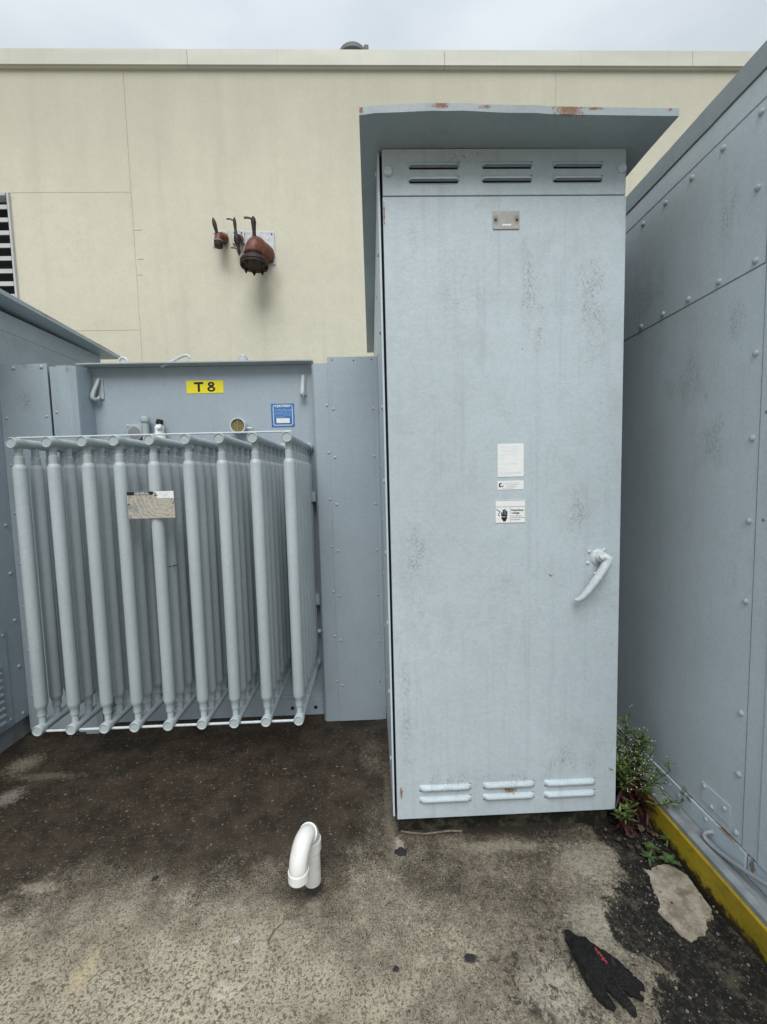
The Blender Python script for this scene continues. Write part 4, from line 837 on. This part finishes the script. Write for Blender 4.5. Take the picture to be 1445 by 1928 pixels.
# loose grit: nobody could count it
b = MB(); 
for k in range(520):
    if k < 330:
        while True:
            x, yv = rnd.uniform(.74, 1.165), rnd.uniform(.85, 1.75)
            if sdf(Vector((x, yv)), TAR) > .005: break
        r_ = rnd.choice((.0018, .0022, .003, .0045)); z = -.012
    else:
        x, yv = rnd.uniform(-1.7, .75), rnd.uniform(1.0, 2.3); r_ = rnd.choice((.0016, .002, .003)); z = 0
    t = bmesh.new(); bmesh.ops.create_icosphere(t, subdivisions=1, radius=r_)
    for v in t.verts: v.co = Vector((v.co.x*rnd.uniform(.7, 1.4), v.co.y*rnd.uniform(.7, 1.3), v.co.z*rnd.uniform(.5, 1)))
    b.join(t, M['chip'] if rnd.random() < .7 else M['tar_chip'], Matrix.Translation((x, yv, z+r_*.5)))
tag(b.build('gravel', None, None, 20), 'loose grit and stone chips scattered over the slab and black patch', None, None, 'stuff')

# ------------------------------------------------------------------ weeds
def blade(b, p, d, ln, w, droop, n=5, fold=.25):
    """pointed leaf strip with a centre crease"""
    p = Vector(p); d = Vector(d).normalized(); s = d.cross(Vector((0, 0, 1)))
    s = s.normalized() if s.length > .05 else Vector((1, 0, 0)); prev = None
    for k in range(n+1):
        t = k/n; c = p+d*ln*t+Vector((0, 0, -droop*ln*t*t)); ww = w*math.sin(math.pi*(0.12+.88*t))**.9*(1 if k < n else 0)+.0002
        up_ = s.cross(d)*fold*ww
        row = [b.b.verts.new(c-s*ww+up_), b.b.verts.new(c), b.b.verts.new(c+s*ww+up_)]
        if prev:
            b.b.faces.new((prev[0], prev[1], row[1], row[0])); b.b.faces.new((prev[1], prev[2], row[2], row[1]))
        prev = row
def weed(loc, stems, label, seed, red_to=.5, leaf=(.05, .0045), nleaf=26, flowers=40, side=True, redleaf=(.075, .009)):
    r = random.Random(seed); root = thing('weed', label, 'plant', loc, None); L0 = Vector(loc)
    st, gr, rd, fw = MB(), MB(), MB(), MB(); gr.open = rd.open = True
    for (tx_, ty_, hh, lean) in stems:
        p0 = L0+Vector((tx_, ty_, 0)); top = p0+Vector((lean[0], lean[1], hh))
        pts = [p0.lerp(top, t)+Vector((lean[0]*(t*t-t)*.6, lean[1]*(t*t-t)*.6, 0)) for t in [k/7 for k in range(8)]]
        st.tube(pts, [.0028-.0018*k/7 for k in range(8)], 6); thin = Vector(lean).length > .08
        for k in range(nleaf//3 if thin else nleaf):
            n_ = nleaf//3 if thin else nleaf; t = .08+.92*(k+.5)/n_; i = min(6, int(t*7)); q = pts[i].lerp(pts[i+1], t*7-i); a = k*2.4+r.uniform(-.4, .4)
            isred = t < red_to+r.uniform(-.12, .06); tgt = rd if isred else gr
            ln, w = redleaf if isred else leaf
            ln *= r.uniform(.6, 1.15)*(1 if isred else (1.15-.5*t)); blade(tgt, q, (math.cos(a), math.sin(a), r.uniform(.0, .5) if isred else r.uniform(.3, 1.0)), ln, w*r.uniform(.8, 1.2), r.uniform(.1, .7) if isred else r.uniform(-.1, .4))
            if side and t > .5 and k % 2 == 0:
                dirv = Vector((math.cos(a), math.sin(a), r.uniform(.25, .9))).normalized(); ln2 = r.uniform(.04, .10)*(1.25-.5*t)
                e_ = q+dirv*ln2; st.tube([q, q+dirv*ln2*.5+Vector((0, 0, .004)), e_], [.0011, .0009, .0006], 5)
                for m_ in range(6):
                    c = q+dirv*ln2*(.25+.13*m_); a2 = r.uniform(0, 6.3); blade(gr, c, (math.cos(a2), math.sin(a2), r.uniform(.1, .9)), leaf[0]*r.uniform(.3, .6), leaf[1]*.7, .2, 3)
                for m_ in range(r.randint(1, 3)):
                    c = e_+Vector((r.uniform(-.014, .014), r.uniform(-.014, .014), r.uniform(-.006, .012))); fw.dome(c, (0, -.4, 1), .0021, .002, 6); st.tube([e_, (e_+c)/2, c], [.0005]*3, 4)
    st.build('stem', M['stem'], root, 60)
    for mb, nm, mt in ((gr, 'green_leaves', M['green']), (rd, 'red_leaves', M['redleaf']), (fw, 'flowers', M['flower'])):
        if len(mb.b.verts): tag(mb.build(nm, mt, root, 60), None, None, None, 'stuff')
        else: mb.b.free()
    return root
weed((1.10, 1.70, 0), [(0, 0, .42, (.00, .02)), (.015, -.01, .36, (.03, -.02)), (-.012, .01, .34, (-.035, .0)), (.02, .02, .30, (.075, -.05)), (-.005, -.02, .25, (-.055, -.04)), (.0, -.03, .22, (.06, -.07)), (.01, -.02, .27, (.105, -.09)), (-.01, -.02, .30, (-.085, -.06)), (.02, -.03, .17, (.11, -.13)), (.0, .0, .38, (.05, -.03))], 'tall weed with red lower leaves and tiny white flowers in the gap beside the cabinet', 3, .5, leaf=(.062, .0048), nleaf=52, redleaf=(.090, .0062))
weed((1.035, 1.60, 0), [(0, 0, .12, (-.01, -.01)), (.012, .004, .13, (.012, 0)), (-.014, .004, .10, (-.02, -.01))], 'short grassy weed at the cabinet bottom corner below the tall weed', 5, .42, (.062, .0048), 18, 0, False, (.065, .0055))
def rosette(loc, n, ln, w, label, seed, mat='green2'):
    r = random.Random(seed); root = thing('weed', label, 'plant', loc); b = MB(); b.open = True; L0 = Vector(loc)
    for k in range(n):
        a = k/n*6.283+r.uniform(-.3, .3); blade(b, L0+Vector((0, 0, .012)), (math.cos(a), math.sin(a), r.uniform(.25, .9)), ln*r.uniform(.7, 1.2), w*r.uniform(.8, 1.2), r.uniform(.2, .6), 6, .15)
    b.build('leaves', M[mat], root, 60); MB().cyl(L0+Vector((0, 0, -.02)), L0+Vector((0, 0, .016)), .002, 6).build('stem', M['stem'], root)
rosette((1.085, 1.515, -.008), 6, .040, .011, 'broad leaved seedling against the kerb among the dead leaves', 2)
rosette((1.05, 1.475, -.008), 9, .036, .004, 'spiky green seedling between the dead leaves and the slab edge', 4)
rosette((1.115, 1.458, -.008), 7, .040, .009, 'star shaped green seedling at the top edge of the pale concrete piece', 6)
# wisp growing out of the kerb joint
rosette((1.164, 1.53, .01), 8, .05, .0025, 'thin dark sprig rising against the yellow kerb face', 8, 'green')
for k in range(12):
    x, yv = rnd.uniform(.95, 1.15), rnd.uniform(1.46, 1.64); a = rnd.uniform(0, 6.28); ln = rnd.uniform(.025, .05); b = MB(); b.open = True
    z0 = -.006+.003*(k % 4); n = 8; w = ln*rnd.uniform(.28, .42); c = Vector((x, yv, z0)); d = Vector((math.cos(a), math.sin(a), 0)); s = Vector((-d.y, d.x, 0)); prev = None
    for i in range(n+1):
        t = i/n; ww = w*math.sin(math.pi*(.06+.9*t))*(1+.25*math.sin(i*2.2+k)); zc_ = .006*math.sin(t*3+k)+.004
        row = [b.b.verts.new(c+d*ln*(t-.5)+s*ww+Vector((0, 0, zc_+.006*math.sin(k+i)))), b.b.verts.new(c+d*ln*(t-.5)+Vector((0, 0, zc_))), b.b.verts.new(c+d*ln*(t-.5)-s*ww+Vector((0, 0, zc_+.004)))]
        if prev: b.b.faces.new((prev[0], prev[1], row[1], row[0])); b.b.faces.new((prev[1], prev[2], row[2], row[1]))
        prev = row
    tag(b.build('dead_leaf', M['deadleaf'], None, 60, (x, yv, 0)), 'curled brown dead leaf lying in the litter below the tall weed', 'leaf', 'dead leaves below the weeds')
